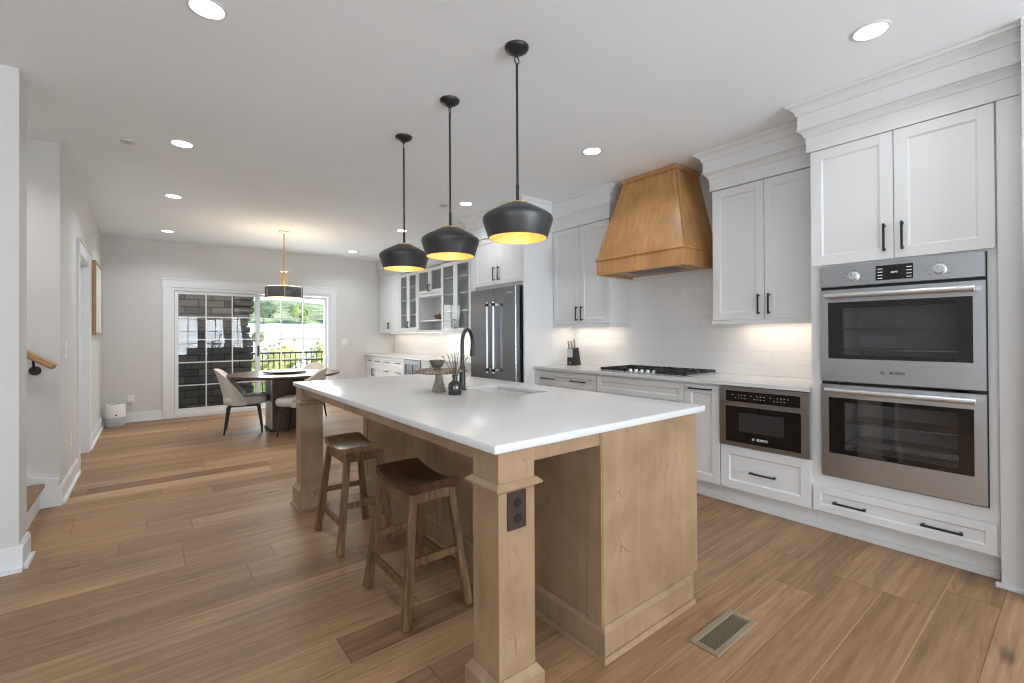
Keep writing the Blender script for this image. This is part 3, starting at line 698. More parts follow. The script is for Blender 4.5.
# ------------------------------------------------------------------ base cabinets under the cooktop wall
def base_carcass(t, y0, y1, z1=0.885, xf=XD+0.02, z0=0.13, open_z=None):
    w = MB()
    if open_z: w.box(xf, KX-0.006, y0, y1, z0, open_z).box(xf, KX-0.006, y0, y0+0.012, open_z, z1).box(xf, KX-0.006, y1-0.012, y1, open_z, z1)
    else: w.box(xf, KX-0.006, y0, y1, z0, z1)
    w.build('carcass', WHITE, t)
    MB().box(XD+0.09, KX-0.006, y0, y1, 0, z0).box(XD+0.070, XD+0.09, y0, y1, 0, 0.030).build('toe_kick', WHITE, t)
mwc = thing('base_cabinet', (3.65, 1.42, 0), 'white base cabinet with one drawer under built-in microwave', 'cabinet', 'white base cabinets under the cooktop worktop')
base_carcass(mwc, 1.1195, 1.718, open_z=0.452)
drawer(mwc, XD, 1.122, 1.716, 0.136, 0.448, ((1.329, 1.503),), 0.281, 0.062)
nar = thing('base_cabinet', (3.65, 1.87, 0), 'narrow white pull-out base cabinet left of the microwave', 'cabinet', 'white base cabinets under the cooktop worktop')
base_carcass(nar, 1.720, 2.013)
o = shaker(MB(), XD, 1.724, 2.010, 0.136, 0.868, 0.058).build('door', WHITE, nar); pull_h(o, XD, 1.777, 1.961, 0.842)
ckc = thing('base_cabinet', (3.65, 2.47, 0), 'wide white base cabinet directly under the gas cooktop', 'cabinet', 'white base cabinets under the cooktop worktop')
base_carcass(ckc, 2.015, 2.926)
drawer(ckc, XD, 2.018, 2.922, 0.722, 0.868, fr=0.045)
drawer(ckc, XD, 2.018, 2.922, 0.136, 0.425, ((2.3, 2.64),), 0.36)
drawer(ckc, XD, 2.018, 2.922, 0.430, 0.717, ((2.3, 2.64),), 0.655)
dra = thing('base_cabinet', (3.65, 3.36, 0), 'white drawer base cabinet beside fridge, two handles on its top drawer', 'cabinet', 'white base cabinets under the cooktop worktop')
base_carcass(dra, 2.928, 3.808)
drawer(dra, XD, 2.931, 3.804, 0.722, 0.868, ((3.501, 3.693), (3.057, 3.253)), 0.797, 0.045)
drawer(dra, XD, 2.931, 3.804, 0.136, 0.425, ((3.501, 3.693), (3.057, 3.253)), 0.36)
drawer(dra, XD, 2.931, 3.804, 0.430, 0.717, ((3.501, 3.693), (3.057, 3.253)), 0.655)

# microwave drawer
XM = 3.322
mw = thing('microwave_drawer', (3.6, 1.415, 0.455), 'black and steel built-in microwave drawer below the worktop', 'microwave')
MB().box(XM+0.03, XM+0.45, 1.136, 1.702, 0.455, 0.878).build('body', DKSTEEL, mw)
w = MB(); ring(w, XM+0.004, XM+0.03, 1.122, 1.715, 0.762, 0.882, 1.176, 1.668, 0.775, 0.852)
cpm = w.build('control_panel', STEEL, mw)
MB().box(XM+0.006, XM+0.02, 1.176, 1.668, 0.775, 0.852).build('control_glass', BGLASS, cpm)
dg = MB()
for k in range(16):
    yy = 1.25+0.022*k+(0.02 if k > 5 else 0)+(0.02 if k > 10 else 0)
    for zz in (0.800, 0.822):
        if (k*7+int(zz*1000)) % 5: dg.box(XM+0.0052, XM+0.006, yy-0.0045, yy+0.0045, zz, zz+0.0032)
dg.build('button_lettering', LETTERW, cpm)
w = MB(); ring(w, XM, XM+0.03, 1.122, 1.715, 0.456, 0.760, 1.172, 1.670, 0.484, 0.742)
md = w.build('drawer_front', STEEL, mw)
w = MB(); ring(w, XM+0.002, XM+0.02, 1.172, 1.670, 0.484, 0.742, 1.275, 1.575, 0.565, 0.700); w.build('black_glass', BGLASS, md)
MB().box(XM+0.0025, XM+0.02, 1.275, 1.575, 0.565, 0.700).build('window_pane', paint('grey_microwave_window', (0.035, 0.035, 0.037), 0.08, var=0.0, spec=0.8), md)
lettering('BOSCH', md, (XM+0.0015, 1.415, 0.520), FACE_X, 0.022, LETTERW)
badge(md, XM+0.0014, 1.474, 0.520, 0.009, LETTERW)

# worktop on the cooktop wall, with knife block, cooktop
single('worktop', MB().box(3.31, KX-0.012, 1.121, 3.806, 0.888, 0.918, 0.003, 2), QUARTZ, (3.6, 2.46, 0.888), 'white quartz worktop along the wall under the range hood', 'worktop')
structure('backsplash_tile', MB().box(KX-0.011, KX-0.0005, 1.119, 3.808, 0.918, 1.85), TILE, 'glossy white wall tile behind the gas cooktop', 'wall tile')
ct = thing('gas_cooktop', (3.62, 2.47, 0.919), 'black gas cooktop with five knobs set in the worktop', 'cooktop')
CY0, CY1, CX0, CX1 = 2.015, 2.925, 3.37, 3.885
MB().box(CX0, CX1, CY0, CY1, 0.9185, 0.928, 0.004, 2).build('plate', STEEL, ct)
for (bx, by, br) in ((3.52, 2.19, 0.04), (3.76, 2.19, 0.045), (3.66, 2.47, 0.06), (3.52, 2.75, 0.045), (3.76, 2.75, 0.04)):
    b = MB().lathe([(br*1.15, 0), (br*1.15, 0.006), (br, 0.010), (br, 0.018), (br*0.8, 0.022), (0, 0.022)], (bx, by, 0.928), 28).build('burner', IRON, ct, 40)
for (a, b) in ((CY0+0.012, CY0+0.298), (CY0+0.306, CY1-0.306), (CY1-0.298, CY1-0.012)):
    g = MB(); z0, z1 = 0.939, 0.951; t = 0.006
    gx0 = CX0+0.02 if not (a > 2.2 and b < 2.7) else CX0+0.11
    gx1 = CX1-0.02
    for yy in (a+t, b-t): g.box(gx0, gx1, yy-t, yy+t, z0-0.004, z1)
    for xx in (gx0+t, gx1-t, (gx0+gx1)/2): g.box(xx-t, xx+t, a, b, z0-0.004, z1)
    ym = (a+b)/2
    for xx in (gx0+(gx1-gx0)*0.27, gx0+(gx1-gx0)*0.75): g.box(xx-0.10, xx+0.10, ym-0.005, ym+0.005, z0, z1+0.004)
    for k in range(5):
        yy = a+(b-a)*(k+0.5)/5; g.box(gx0+0.001, gx0+0.075, yy-0.004, yy+0.004, z0-0.009, z1+0.003); g.box(gx1-0.075, gx1-0.01, yy-0.004, yy+0.004, z0, z1+0.003)
    for xx in (gx0+t, gx1-t):
        for yy in (a+t, b-t): g.box(xx-t, xx+t, yy-t, yy+t, 0.928, z0)
    g.build('grate', IRON, ct)
for k in range(5):
    MB().lathe([(0.021, 0), (0.021, 0.006), (0.017, 0.008), (0.016, 0.022), (0, 0.023)], (CX0+0.058, 2.47+(k-2)*0.062, 0.928), 24).build('knob', STEELH, ct, 40)

kb = thing('knife_block', (3.74, 3.608, 0.9185), 'black knife block with steel handled knives in worktop corner', 'knife block')
MB().prism([(3.685, 0.9185), (3.815, 0.9185), (3.775, 1.118), (3.685, 1.104)], 3.563, 3.653, 'y').build('block', BLACK, kb)
MB().box(3.6815, 3.6848, 3.566, 3.650, 1.010, 1.100).build('front_plate', STEEL, kb)
MB().box(3.6835, 3.6848, 3.596, 3.620, 0.944, 0.951).build('label_plate', LETTERW, kb)
KNIFEM = paint('knife_handle_metal', (0.36, 0.32, 0.28), 0.35, metal=0.6)
for k, (kx, ky, ln_, lab) in enumerate(((3.705, 3.640, 0.080, 'leftmost kitchen knife standing in the black block'), (3.712, 3.605, 0.080, 'middle kitchen knife standing in the black block'), (3.735, 3.580, 0.092, 'tallest kitchen knife standing in the black block, at its right'))):
    t = thing('kitchen_knife', (kx, ky, 1.10), lab, 'knife', 'knives standing in the block')
    zb = 1.1045 + (kx-3.685)*0.156 + 0.0045
    MB().bar((kx, ky, zb), (kx-0.012, ky, zb+ln_), 0.016, 0.02, up=(0, 1, 0), bev=0.004).build('handle', KNIFEM, t)
    MB().bar((kx+0.001, ky, zb-0.004), (kx, ky, zb), 0.003, 0.022, up=(0, 1, 0)).build('blade', CHROME, t)

# ------------------------------------------------------------------ upper cabinets and hood
XU = 3.62
def upper(y0, y1, label, doors, z0=1.372, end0=True, end1=True, xf=XU, light=True, grp='white upper cabinets beside the range hood'):
    t = thing('upper_cabinet', (3.8, (y0+y1)/2, z0), label, 'cabinet', grp)
    MB().box(xf+0.02, KX-0.012, y0, y1, z0, 2.43).build('carcass', WHITE, t)
    MB().box(xf-0.006, xf+0.02, y0-0.002, y1+0.002, z0-0.032, z0-0.004, 0.002).box(xf+0.022, KX-0.014, y0-0.002, y0+0.016, z0-0.032, z0-0.004).build('light_rail', WHITE, t)
    for (a, b, hy, hz) in doors: door(t, xf, a, b, z0+0.002, 2.424, hy, hz)
    crown(t, xf, y0, y1, end0, end1, KX-0.013)
    return t
upper(1.1205, 1.918, 'white two-door upper cabinet between range hood and tall oven cabinet', ((1.517, 1.915, 1.553, (1.41, 1.565)), (1.125, 1.513, 1.479, (1.41, 1.565))), end0=False)
upper(2.984, 3.806, 'white two-door upper cabinet between fridge and range hood', ((3.397, 3.803, 3.432, (1.41, 1.565)), (2.987, 3.393, 3.358, (1.41, 1.565))), end1=False)
def led(y0, y1, x, z, power, label):
    t = thing('led_strip', (x, (y0+y1)/2, z), label, 'light strip', 'warm light strips under the wall cabinets')
    MB().box(x-0.012, x+0.012, y0, y1, z+0.002, z+0.010).build('channel', STEEL, t)
    MB().box(x-0.008, x+0.008, y0+0.01, y1-0.01, z-0.001, z+0.002).build('diffuser', LEDM, t)
    lamp_child(t, 'strip_light', (x, (y0+y1)/2, z-0.004), 'AREA', power, (1.0, 0.82, 0.64), 0.02, shape='RECTANGLE', size_y=y1-y0-0.04)
led(1.17, 1.83, 3.80, 1.361, 1.1, 'glowing light strip under the cabinet right of the hood')
led(3.08, 3.76, 3.80, 1.361, 1.1, 'glowing light strip under the cabinet left of the hood')

hd = thing('range_hood', (3.7, 2.48, 1.83), 'brown stained wood range hood tapering to the ceiling', 'range hood')
HB = (3.40, 2.038, 2.962); HT = (3.562, 2.205, 2.768); Z0, Z1, Z2 = 1.832, 1.975, 2.70; HX = KX-0.013
band = MB()
ring_pts = lambda x, a, b, z: [(x, a, z), (HX, a, z), (HX, b, z), (x, b, z)]
band.box(HB[0], HB[0]+0.02, HB[1], HB[2], Z0, Z1).box(HB[0]+0.02, HX, HB[1], HB[1]+0.02, Z0, Z1).box(HB[0]+0.02, HX, HB[2]-0.02, HB[2], Z0, Z1)
band.build('lower_band', HOODW, hd)
MB().box(HB[0]+0.02, HX, HB[1]+0.02, HB[2]-0.02, Z0+0.02, Z0+0.032).build('underside', HOODW, hd)
ins = MB().box(HB[0]+0.2, HX-0.14, HB[1]+0.22, HB[2]-0.22, Z0+0.017, Z0+0.02).build('extractor_insert', DKSTEEL, hd)
m = MB(); o_ = 0.014
m.face_box([(HB[0]-o_, HB[1]-o_, Z1-0.006), (HX, HB[1]-o_, Z1-0.006), (HX, HB[2]+o_, Z1-0.006), (HB[0]-o_, HB[2]+o_, Z1-0.006), (HB[0]-o_, HB[1]-o_, Z1+0.012), (HX, HB[1]-o_, Z1+0.012), (HX, HB[2]+o_, Z1+0.012), (HB[0]-o_, HB[2]+o_, Z1+0.012)], 0.005, 2)
m.build('band_molding', HOODW, hd)
MB().face_box([(HB[0]+0.006, HB[1]+0.006, Z1+0.012), (HX, HB[1]+0.006, Z1+0.012), (HX, HB[2]-0.006, Z1+0.012), (HB[0]+0.006, HB[2]-0.006, Z1+0.012),
               (HT[0]+0.006, HT[1]+0.006, Z2), (HX, HT[1]+0.006, Z2), (HX, HT[2]-0.006, Z2), (HT[0]+0.006, HT[2]-0.006, Z2)]).build('tapered_body', HOODW, hd)
def lerp(a, b, t): return tuple(p+(q-p)*t for p, q in zip(a, b))
zb = Z1+0.012
for (ya, yb) in ((HB[1], HT[1]), (HB[2], HT[2])):        # raised edge strips on the corners
    s = 1 if ya < 2.4 else -1
    m = MB(); m.face_box([(HB[0], ya, zb), (HB[0]+0.045, ya, zb), (HB[0]+0.045, ya+s*0.007, zb), (HB[0], ya+s*0.007, zb), (HT[0], yb, Z2), (HT[0]+0.045, yb, Z2), (HT[0]+0.045, yb+s*0.007, Z2), (HT[0], yb+s*0.007, Z2)]); m.build('corner_strip', HOODW, hd)
    m = MB(); m.face_box([(HB[0], ya, zb), (HB[0]+0.007, ya, zb), (HB[0]+0.007, ya+s*0.045, zb), (HB[0], ya+s*0.045, zb), (HT[0], yb, Z2), (HT[0]+0.007, yb, Z2), (HT[0]+0.007, yb+s*0.045, Z2), (HT[0], yb+s*0.045, Z2)]); m.build('corner_strip', HOODW, hd)
MB().box(HT[0]-0.012, HX, HT[1]-0.012, HT[2]+0.012, Z2-0.004, Z2+0.020, 0.004).box(HT[0]-0.003, HX, HT[1]-0.003, HT[2]+0.003, Z2+0.020, CZ-0.002).build('top_molding', HOODW, hd)

# ------------------------------------------------------------------ fridge and its surround
XF = 3.19
en = thing('fridge_surround', (3.6, 4.3, 0), 'white fridge surround with side panels and two doors above', 'cabinet')
MB().box(XF, KX-0.004, 3.810, 3.830, 0, 2.43, 0.001).build('side_panel', WHITE, en)
MB().box(XF, KX-0.004, 4.775, 4.855, 0, 2.43, 0.001).build('side_panel', WHITE, en)
MB().box(XF+0.02, KX-0.004, 3.831, 4.774, 1.812, 2.43).build('carcass', WHITE, en)
door(en, XF-0.002, 3.834, 4.296, 1.852, 2.424, 4.255, (1.90, 2.06))
door(en, XF-0.002, 4.300, 4.771, 1.852, 2.424, 4.345, (1.90, 2.06))
crown(en, XF-0.002, 3.810, 4.855, True, True, meet=3.62)
fg = thing('refrigerator', (3.5, 4.3, 0), 'stainless steel french door refrigerator behind the island', 'refrigerator')
MB().box(XF, 3.92, 3.862, 4.738, 0.02, 1.79).build('body', DKSTEEL, fg)
def fdoor(y0, y1, z0, z1, name):
    return MB().box(3.108, XF-0.006, y0, y1, z0, z1, 0.006, 2).build(name, FSTEEL, fg)
fa = fdoor(3.858, 4.262, 0.62, 1.800, 'door'); fb = fdoor(4.268, 4.742, 0.62, 1.800, 'door'); fc = fdoor(3.858, 4.742, 0.08, 0.612, 'freezer_drawer')
def fhandle(p, y):
    MB().tube([(3.055, y, 0.83), (3.055, y, 1.64)], 0.0115, 14).box(3.055, 3.108, y-0.008, y+0.008, 0.85, 0.875).box(3.055, 3.108, y-0.008, y+0.008, 1.595, 1.62).build('door_handle', STEELH, p, 40)
    for za, zb_ in ((0.845, 0.88), (1.59, 1.625)): MB().box(3.040, 3.070, y-0.0155, y+0.0155, za, zb_).build('handle_collar', BLACK, p)
fhandle(fa, 4.195); fhandle(fb, 4.318)
MB().tube([(3.055, 4.0, 0.55), (3.055, 4.6, 0.55)], 0.0115, 14).build('door_handle', STEELH, fc, 40)
MB().box(3.1068, 3.1085, 3.90, 4.03, 1.725, 1.742).build('name_badge', CHROME, fa)

# ------------------------------------------------------------------ far run: wall cabinets, base cabinets, cooler
FG = 'white wall cabinets of the far run'
def far_upper(y0, y1, label, glass, z0=1.345, xf=XU, split=None, end0=False, end1=False, hz=(1.39, 1.51)):
    t = thing('wall_cabinet', (3.8, (y0+y1)/2, z0), label, 'cabinet', FG)
    ym = split or (y0+y1)/2
    if glass:
        w = MB(); a, b = y0+0.002, y1-0.002; xb = KX-0.006
        w.box(xf+0.02, xb, a, a+0.018, z0, 2.43).box(xf+0.02, xb, b-0.018, b, z0, 2.43).box(xf+0.02, xb, a+0.018, b-0.018, z0, z0+0.018).box(xf+0.02, xb, a+0.018, b-0.018, 2.40, 2.43).box(xb-0.01, xb, a+0.018, b-0.018, z0+0.018, 2.40)
        w.build('carcass', WHITE, t)
        for zz in (1.62, 1.88, 2.13): MB().box(xf+0.03, xb-0.012, a+0.019, b-0.019, zz, zz+0.016).build('shelf', WHITE, t)
        glass_door(t, xf, ym+0.002, y1-0.004, z0, 2.37, ym+0.028, hz); glass_door(t, xf, y0+0.004, ym-0.002, z0, 2.37, ym-0.028, hz)
    else:
        MB().box(xf+0.02, KX-0.006, y0+0.002, y1-0.002, z0, 2.43).build('carcass', WHITE, t)
        door(t, xf, ym+0.002, y1-0.004, z0, 2.37, ym+0.03, hz); door(t, xf, y0+0.004, ym-0.002, z0, 2.37, ym-0.03, hz)
    MB().box(xf-0.004, xf+0.02, y0+0.002, y1-0.002, z0-0.03, z0-0.002).build('light_rail', WHITE, t)
    crown(t, xf, y0+0.001, y1-0.001, end0, end1, KX-0.007)
    return t
far_upper(7.905, 8.83, 'white solid-door wall cabinet beside the far wall', False, split=8.36)
far_upper(7.185, 7.900, 'white glass-door wall cabinet left of the open shelf', True)
t = thing('wall_cabinet', (3.8, 6.77, 1.345), 'white wall cabinet with small glass doors over an open shelf', 'cabinet', FG)
w = MB(); y0, y1 = 6.304, 7.180
w.box(XU+0.02, KX-0.006, y0, y0+0.018, 1.345, 2.43).box(XU+0.02, KX-0.006, y1-0.018, y1, 1.345, 2.43).box(XU+0.02, KX-0.006, y0+0.018, y1-0.018, 1.325, 1.345).box(XU+0.02, KX-0.006, y0+0.018, y1-0.018, 1.90, 1.945).box(XU+0.02, KX-0.006, y0+0.018, y1-0.018, 2.40, 2.43).box(KX-0.016, KX-0.006, y0+0.018, y1-0.018, 1.345, 2.40)
w.build('carcass', WHITE, t)
MB().box(XU, XU+0.02, y0, y0+0.04, 1.345, 1.945).box(XU, XU+0.02, y1-0.04, y1, 1.345, 1.945).box(XU-0.012, XU+0.02, y0, y1, 1.90, 1.945).build('face_frame', WHITE, t)
MB().box(XU+0.03, KX-0.018, y0+0.019, y1-0.019, 1.495, 1.513).build('shelf', WHITE, t)
ym = 6.74
glass_door(t, XU, ym+0.002, y1-0.004, 1.955, 2.37, ym+0.028, (1.98, 2.10)); glass_door(t, XU, y0+0.004, ym-0.002, 1.955, 2.37, ym-0.028, (1.98, 2.10))
crown(t, XU, y0+0.001, y1-0.001, False, False, KX-0.007)
far_upper(5.46, 6.300, 'white glass-door wall cabinet right of the open shelf, nearest the fridge', True, z0=1.315, xf=3.585, split=5.88, end0=True, end1=False, hz=(1.36, 1.50))
# carved ornament on the open shelf
w = MB(); c = (3.72, 6.60, 1.5135)
for k in range(26):
    a = random.uniform(0, 2*PI); r = random.uniform(0.0, 0.085); h = random.uniform(0.0, 0.06)*(1-r/0.12)
    p = Vector((c[0]+r*math.cos(a)*0.8, c[1]+r*math.sin(a), c[2]+0.012+h))
    q = p + Vector((random.uniform(-0.04, 0.04), random.uniform(-0.06, 0.06), random.uniform(0.008, 0.05)))
    w.tube([p, (p+q)/2+Vector((0, 0, 0.014)), q], [0.013, 0.012, 0.006], 7)
single('shelf_ornament', w, DECO, c, 'small brown carved ornament on the open wall shelf', 'ornament', smooth=60)
led(5.7, 8.7, 3.80, 1.305, 2.6, 'long glowing light strip under the far wall cabinets')

BG = 'white base cabinets of the far run'
def far_base(y0, y1, label):
    t = thing('bar_base_cabinet', (3.65, (y0+y1)/2, 0), label, 'cabinet', BG)
    MB().box(XD+0.02, KX-0.006, y0, y1, 0.12, 0.868).build('carcass', WHITE, t)
    MB().box(XD+0.09, KX-0.006, y0, y1, 0, 0.12).build('toe_kick', WHITE, t)
    return t
t = far_base(8.05, 8.835, 'white base cabinet with two drawers over doors in the far corner')
drawer(t, XD, 8.445, 8.832, 0.70, 0.862, ((8.56, 8.72),), 0.785, 0.04); drawer(t, XD, 8.053, 8.441, 0.70, 0.862, ((8.17, 8.33),), 0.785, 0.04)
door(t, XD, 8.445, 8.832, 0.13, 0.695, 8.475, (0.50, 0.64)); door(t, XD, 8.053, 8.441, 0.13, 0.695, 8.41, (0.50, 0.64))
t = far_base(7.125, 8.048, 'white drawer base cabinet left of the drinks cooler')
drawer(t, XD, 7.129, 8.044, 0.70, 0.862, ((7.75, 7.91), (7.26, 7.42)), 0.785, 0.04); drawer(t, XD, 7.129, 8.044, 0.42, 0.695, ((7.75, 7.91), (7.26, 7.42)), 0.62); drawer(t, XD, 7.129, 8.044, 0.13, 0.415, ((7.75, 7.91), (7.26, 7.42)), 0.34)
t = far_base(5.70, 6.508, 'white base cabinet right of the drinks cooler')
drawer(t, XD, 5.703, 6.505, 0.70, 0.862, ((6.0, 6.2),), 0.785, 0.04); door(t, XD, 5.703, 6.102, 0.13, 0.695, 6.07, (0.5, 0.64)); door(t, XD, 6.106, 6.505, 0.13, 0.695, 6.14, (0.5, 0.64))
t = far_base(4.858, 5.698, 'white base cabinet between the far run and fridge')
drawer(t, XD, 4.861, 5.695, 0.70, 0.862, ((5.18, 5.38),), 0.785, 0.04); door(t, XD, 4.861, 5.277, 0.13, 0.695, 5.24, (0.5, 0.64)); door(t, XD, 5.281, 5.695, 0.13, 0.695, 5.32, (0.5, 0.64))
bc = thing('beverage_cooler', (3.6, 6.815, 0), 'under-counter drinks cooler with dark glass door in far run', 'drinks cooler')
MB().box(XD+0.03, KX-0.03, 6.514, 7.118, 0.02, 0.862).build('body', DKSTEEL, bc)
w = MB(); ring(w, XD-0.01, XD+0.028, 6.516, 7.116, 0.12, 0.858, 6.575, 7.057, 0.18, 0.79)
cd = w.build('door', DKSTEEL, bc)
MB().box(XD+0.0, XD+0.02, 6.575, 7.057, 0.18, 0.79).build('black_glass', paint('smoked_cooler_glass', (0.012, 0.012, 0.013), 0.25, var=0.0, spec=0.15), cd)
m = MB()
for zz in (0.42, 0.62): m.box(XD-0.006, XD+0.0, 6.58, 7.052, zz-0.012, zz+0.012)
m.box(XD-0.006, XD+0.0, 6.81, 6.83, 0.19, 0.78)
m.build('shelf_front', DKSTEEL, cd)
MB().tube([(XD-0.055, 6.53, 0.30), (XD-0.055, 6.53, 0.75)], 0.009, 10).build('door_handle', STEELH, cd, 40)
single('bar_worktop', MB().box(3.312, KX-0.006, 4.858, 8.842, 0.870, 0.900, 0.003), QUARTZ, (3.6, 6.8, 0.87), 'white worktop of the far cabinet run beyond the fridge', 'worktop')
structure('backsplash_bar', MB().box(KX-0.006, KX-0.0005, 4.858, 8.846, 0.90, 1.36), TILE, 'white wall tile behind the far cabinet run', 'wall tile')

# ------------------------------------------------------------------ island
IX0, IX1, IY0, IY1 = 0.854, 2.128, 1.168, 3.752
isl = thing('kitchen_island', (1.5, 2.46, 0), 'maple kitchen island with corner posts and seating overhang', 'kitchen island')
BX0, BX1, BY0, BY1 = 1.398, 2.108, 1.192, 3.742
w = MB().box(BX0, BX1-0.022, BY0, BY1, 0.10, 0.70)
w = MB()
w.box(BX0, BX0+0.02, BY0+0.02, BY1-0.02, 0.09, 0.885)            # seating side skin
w.box(BX0, BX1-0.025, BY1-0.02, BY1, 0.09, 0.885)                # far end
w.box(BX0+0.02, BX1-0.025, BY0+0.02, BY1-0.02, 0.09, 0.64)       # core, kept below the sink bowl
w.box(BX1-0.045, BX1-0.025, BY0+0.02, BY1-0.02, 0.64, 0.885)
w.build('carcass', MAPLE, isl)
MB().box(BX0-0.004, BX1-0.022, BY0, BY0+0.02, 0.12, 0.886, 0.001).build('end_panel', MAPLE, isl)
for yy, hw in ((1.23, 0.035), (2.48, 0.006), (3.70, 0.035)):       # battens on the seating side
    MB().box(BX0-0.011, BX0, yy-hw, yy+hw, 0.12, 0.885).build('batten', MAPLE, isl)
m = MB()       # base moulding round the cabinet: board, sloped cap, shoe
bx, by0, by1, xr = BX0, BY0, BY1, 2.018
def around(off, z0, z1, off2=None):
    off2 = off if off2 is None else off2
    for (p) in (((bx-off, by0-off), (xr, by0-off), (xr, by0), (bx-off, by0)), ):
        pass
    # seating side
    m.face_box([(bx-off, by0-off, z0), (bx, by0-off, z0), (bx, by1+off, z0), (bx-off, by1+off, z0), (bx-off2, by0-off2, z1), (bx, by0-off2, z1), (bx, by1+off2, z1), (bx-off2, by1+off2, z1)])
    # near end
    m.face_box([(bx, by0-off, z0), (xr, by0-off, z0), (xr, by0, z0), (bx, by0, z0), (bx, by0-off2, z1), (xr, by0-off2, z1), (xr, by0, z1), (bx, by0, z1)])
    m.face_box([(bx, by1, z0), (xr, by1, z0), (xr, by1+off, z0), (bx, by1+off, z0), (bx, by1, z1), (xr, by1, z1), (xr, by1+off2, z1), (bx, by1+off2, z1)])
around(0.032, 0.0, 0.020, 0.026); around(0.018, 0.020, 0.108); around(0.018, 0.108, 0.124, 0.004)
m.build('base_molding', MAPLE, isl)
MB().box(1.92, 2.01, BY0+0.02, BY1-0.02, 0.0, 0.09).build('toe_kick', MAPLE, isl)
for (a, b) in ((1.215, 1.60), (1.604, 1.99), (1.994, 2.62), (2.624, 3.18), (3.184, 3.735)):
    o = MB()
    o.box(BX1-0.022, BX1, a, a+0.06, 0.105, 0.68, 0.0015).box(BX1-0.022, BX1, b-0.06, b, 0.105, 0.68, 0.0015).box(BX1-0.022, BX1, a+0.06, b-0.06, 0.105, 0.165, 0.0015).box(BX1-0.022, BX1, a+0.06, b-0.06, 0.62, 0.68, 0.0015).box(BX1-0.022, BX1-0.009, a+0.06, b-0.06, 0.165, 0.62)
    o = o.build('door', MAPLE, isl); MB().box(BX1+0.02, BX1+0.032, b-0.045, b-0.034, 0.46, 0.62).box(BX1, BX1+0.02, b-0.045, b-0.034, 0.475, 0.487).box(BX1, BX1+0.02, b-0.045, b-0.034, 0.593, 0.605).build('handle', BLACK, o)
    o = MB().box(BX1-0.022, BX1, a, b, 0.685, 0.875, 0.0015).build('drawer', MAPLE, isl); MB().box(BX1+0.02, BX1+0.032, (a+b)/2-0.08, (a+b)/2+0.08, 0.775, 0.786).box(BX1, BX1+0.02, (a+b)/2-0.07, (a+b)/2-0.058, 0.775, 0.786).box(BX1, BX1+0.02, (a+b)/2+0.058, (a+b)/2+0.07, 0.775, 0.786).build('handle', BLACK, o)
def post(x0, x1, y0, y1):
    p = MB().box(x0, x1, y0, y1, 0.0, 0.886, 0.0015).build('post', MAPLE, isl)
    def collar(w, off, z0, z1, off2=None):
        off2 = off if off2 is None else off2
        w.face_box([(x0-off, y0-off, z0), (x1+off, y0-off, z0), (x1+off, y1+off, z0), (x0-off, y1+off, z0), (x0-off2, y0-off2, z1), (x1+off2, y0-off2, z1), (x1+off2, y1+off2, z1), (x0-off2, y1+off2, z1)])
    w = MB(); collar(w, 0.002, 0.758, 0.763, 0.009); collar(w, 0.009, 0.763, 0.769, 0.020); collar(w, 0.020, 0.769, 0.776); collar(w, 0.020, 0.776, 0.789, 0.004); w.build('post_collar', MAPLE, p)
    w = MB(); collar(w, 0.034, 0.0, 0.014); collar(w, 0.034, 0.014, 0.022, 0.027); collar(w, 0.022, 0.022, 0.134); collar(w, 0.022, 0.134, 0.142, 0.014); collar(w, 0.014, 0.142, 0.160, 0.003); w.build('post_base', MAPLE, p)
    return p
pnear = post(0.873, 1.026, 1.176, 1.324)
pfar = post(0.873, 1.026, 3.590, 3.736)
MB().box(0.892, 0.914, 1.324, 3.590, 0.836, 0.886, 0.001).build('apron', MAPLE, isl)
MB().box(1.026, 1.393, 1.200, 1.222, 0.832, 0.886, 0.001).build('apron', MAPLE, isl)
MB().box(1.026, 1.393, 3.690, 3.712, 0.832, 0.886, 0.001).build('apron', MAPLE, isl)
# outlet on the near post
ol = MB().box(0.907, 0.985, 1.1695, 1.176, 0.632, 0.755, 0.002).build('outlet_plate', BRONZE, pnear)
DSOCK = paint('dark_socket', (0.015, 0.011, 0.01), 0.25, var=0)
for zz in (0.668, 0.718):
    w = MB(); w.lathe([(0.0145, 0.0), (0.0145, -0.003), (0.0135, -0.004), (0, -0.004)], (0.946, 1.1695, zz), 20, 'y')
    w.build('socket', DSOCK, pnear, 40)
single('island_worktop', MB().box(IX0, IX1, IY0, 2.0, 0.888, 0.918, 0.004, 2), QUARTZ, (1.5, 2.46, 0.888), 'x', 'worktop') if False else None
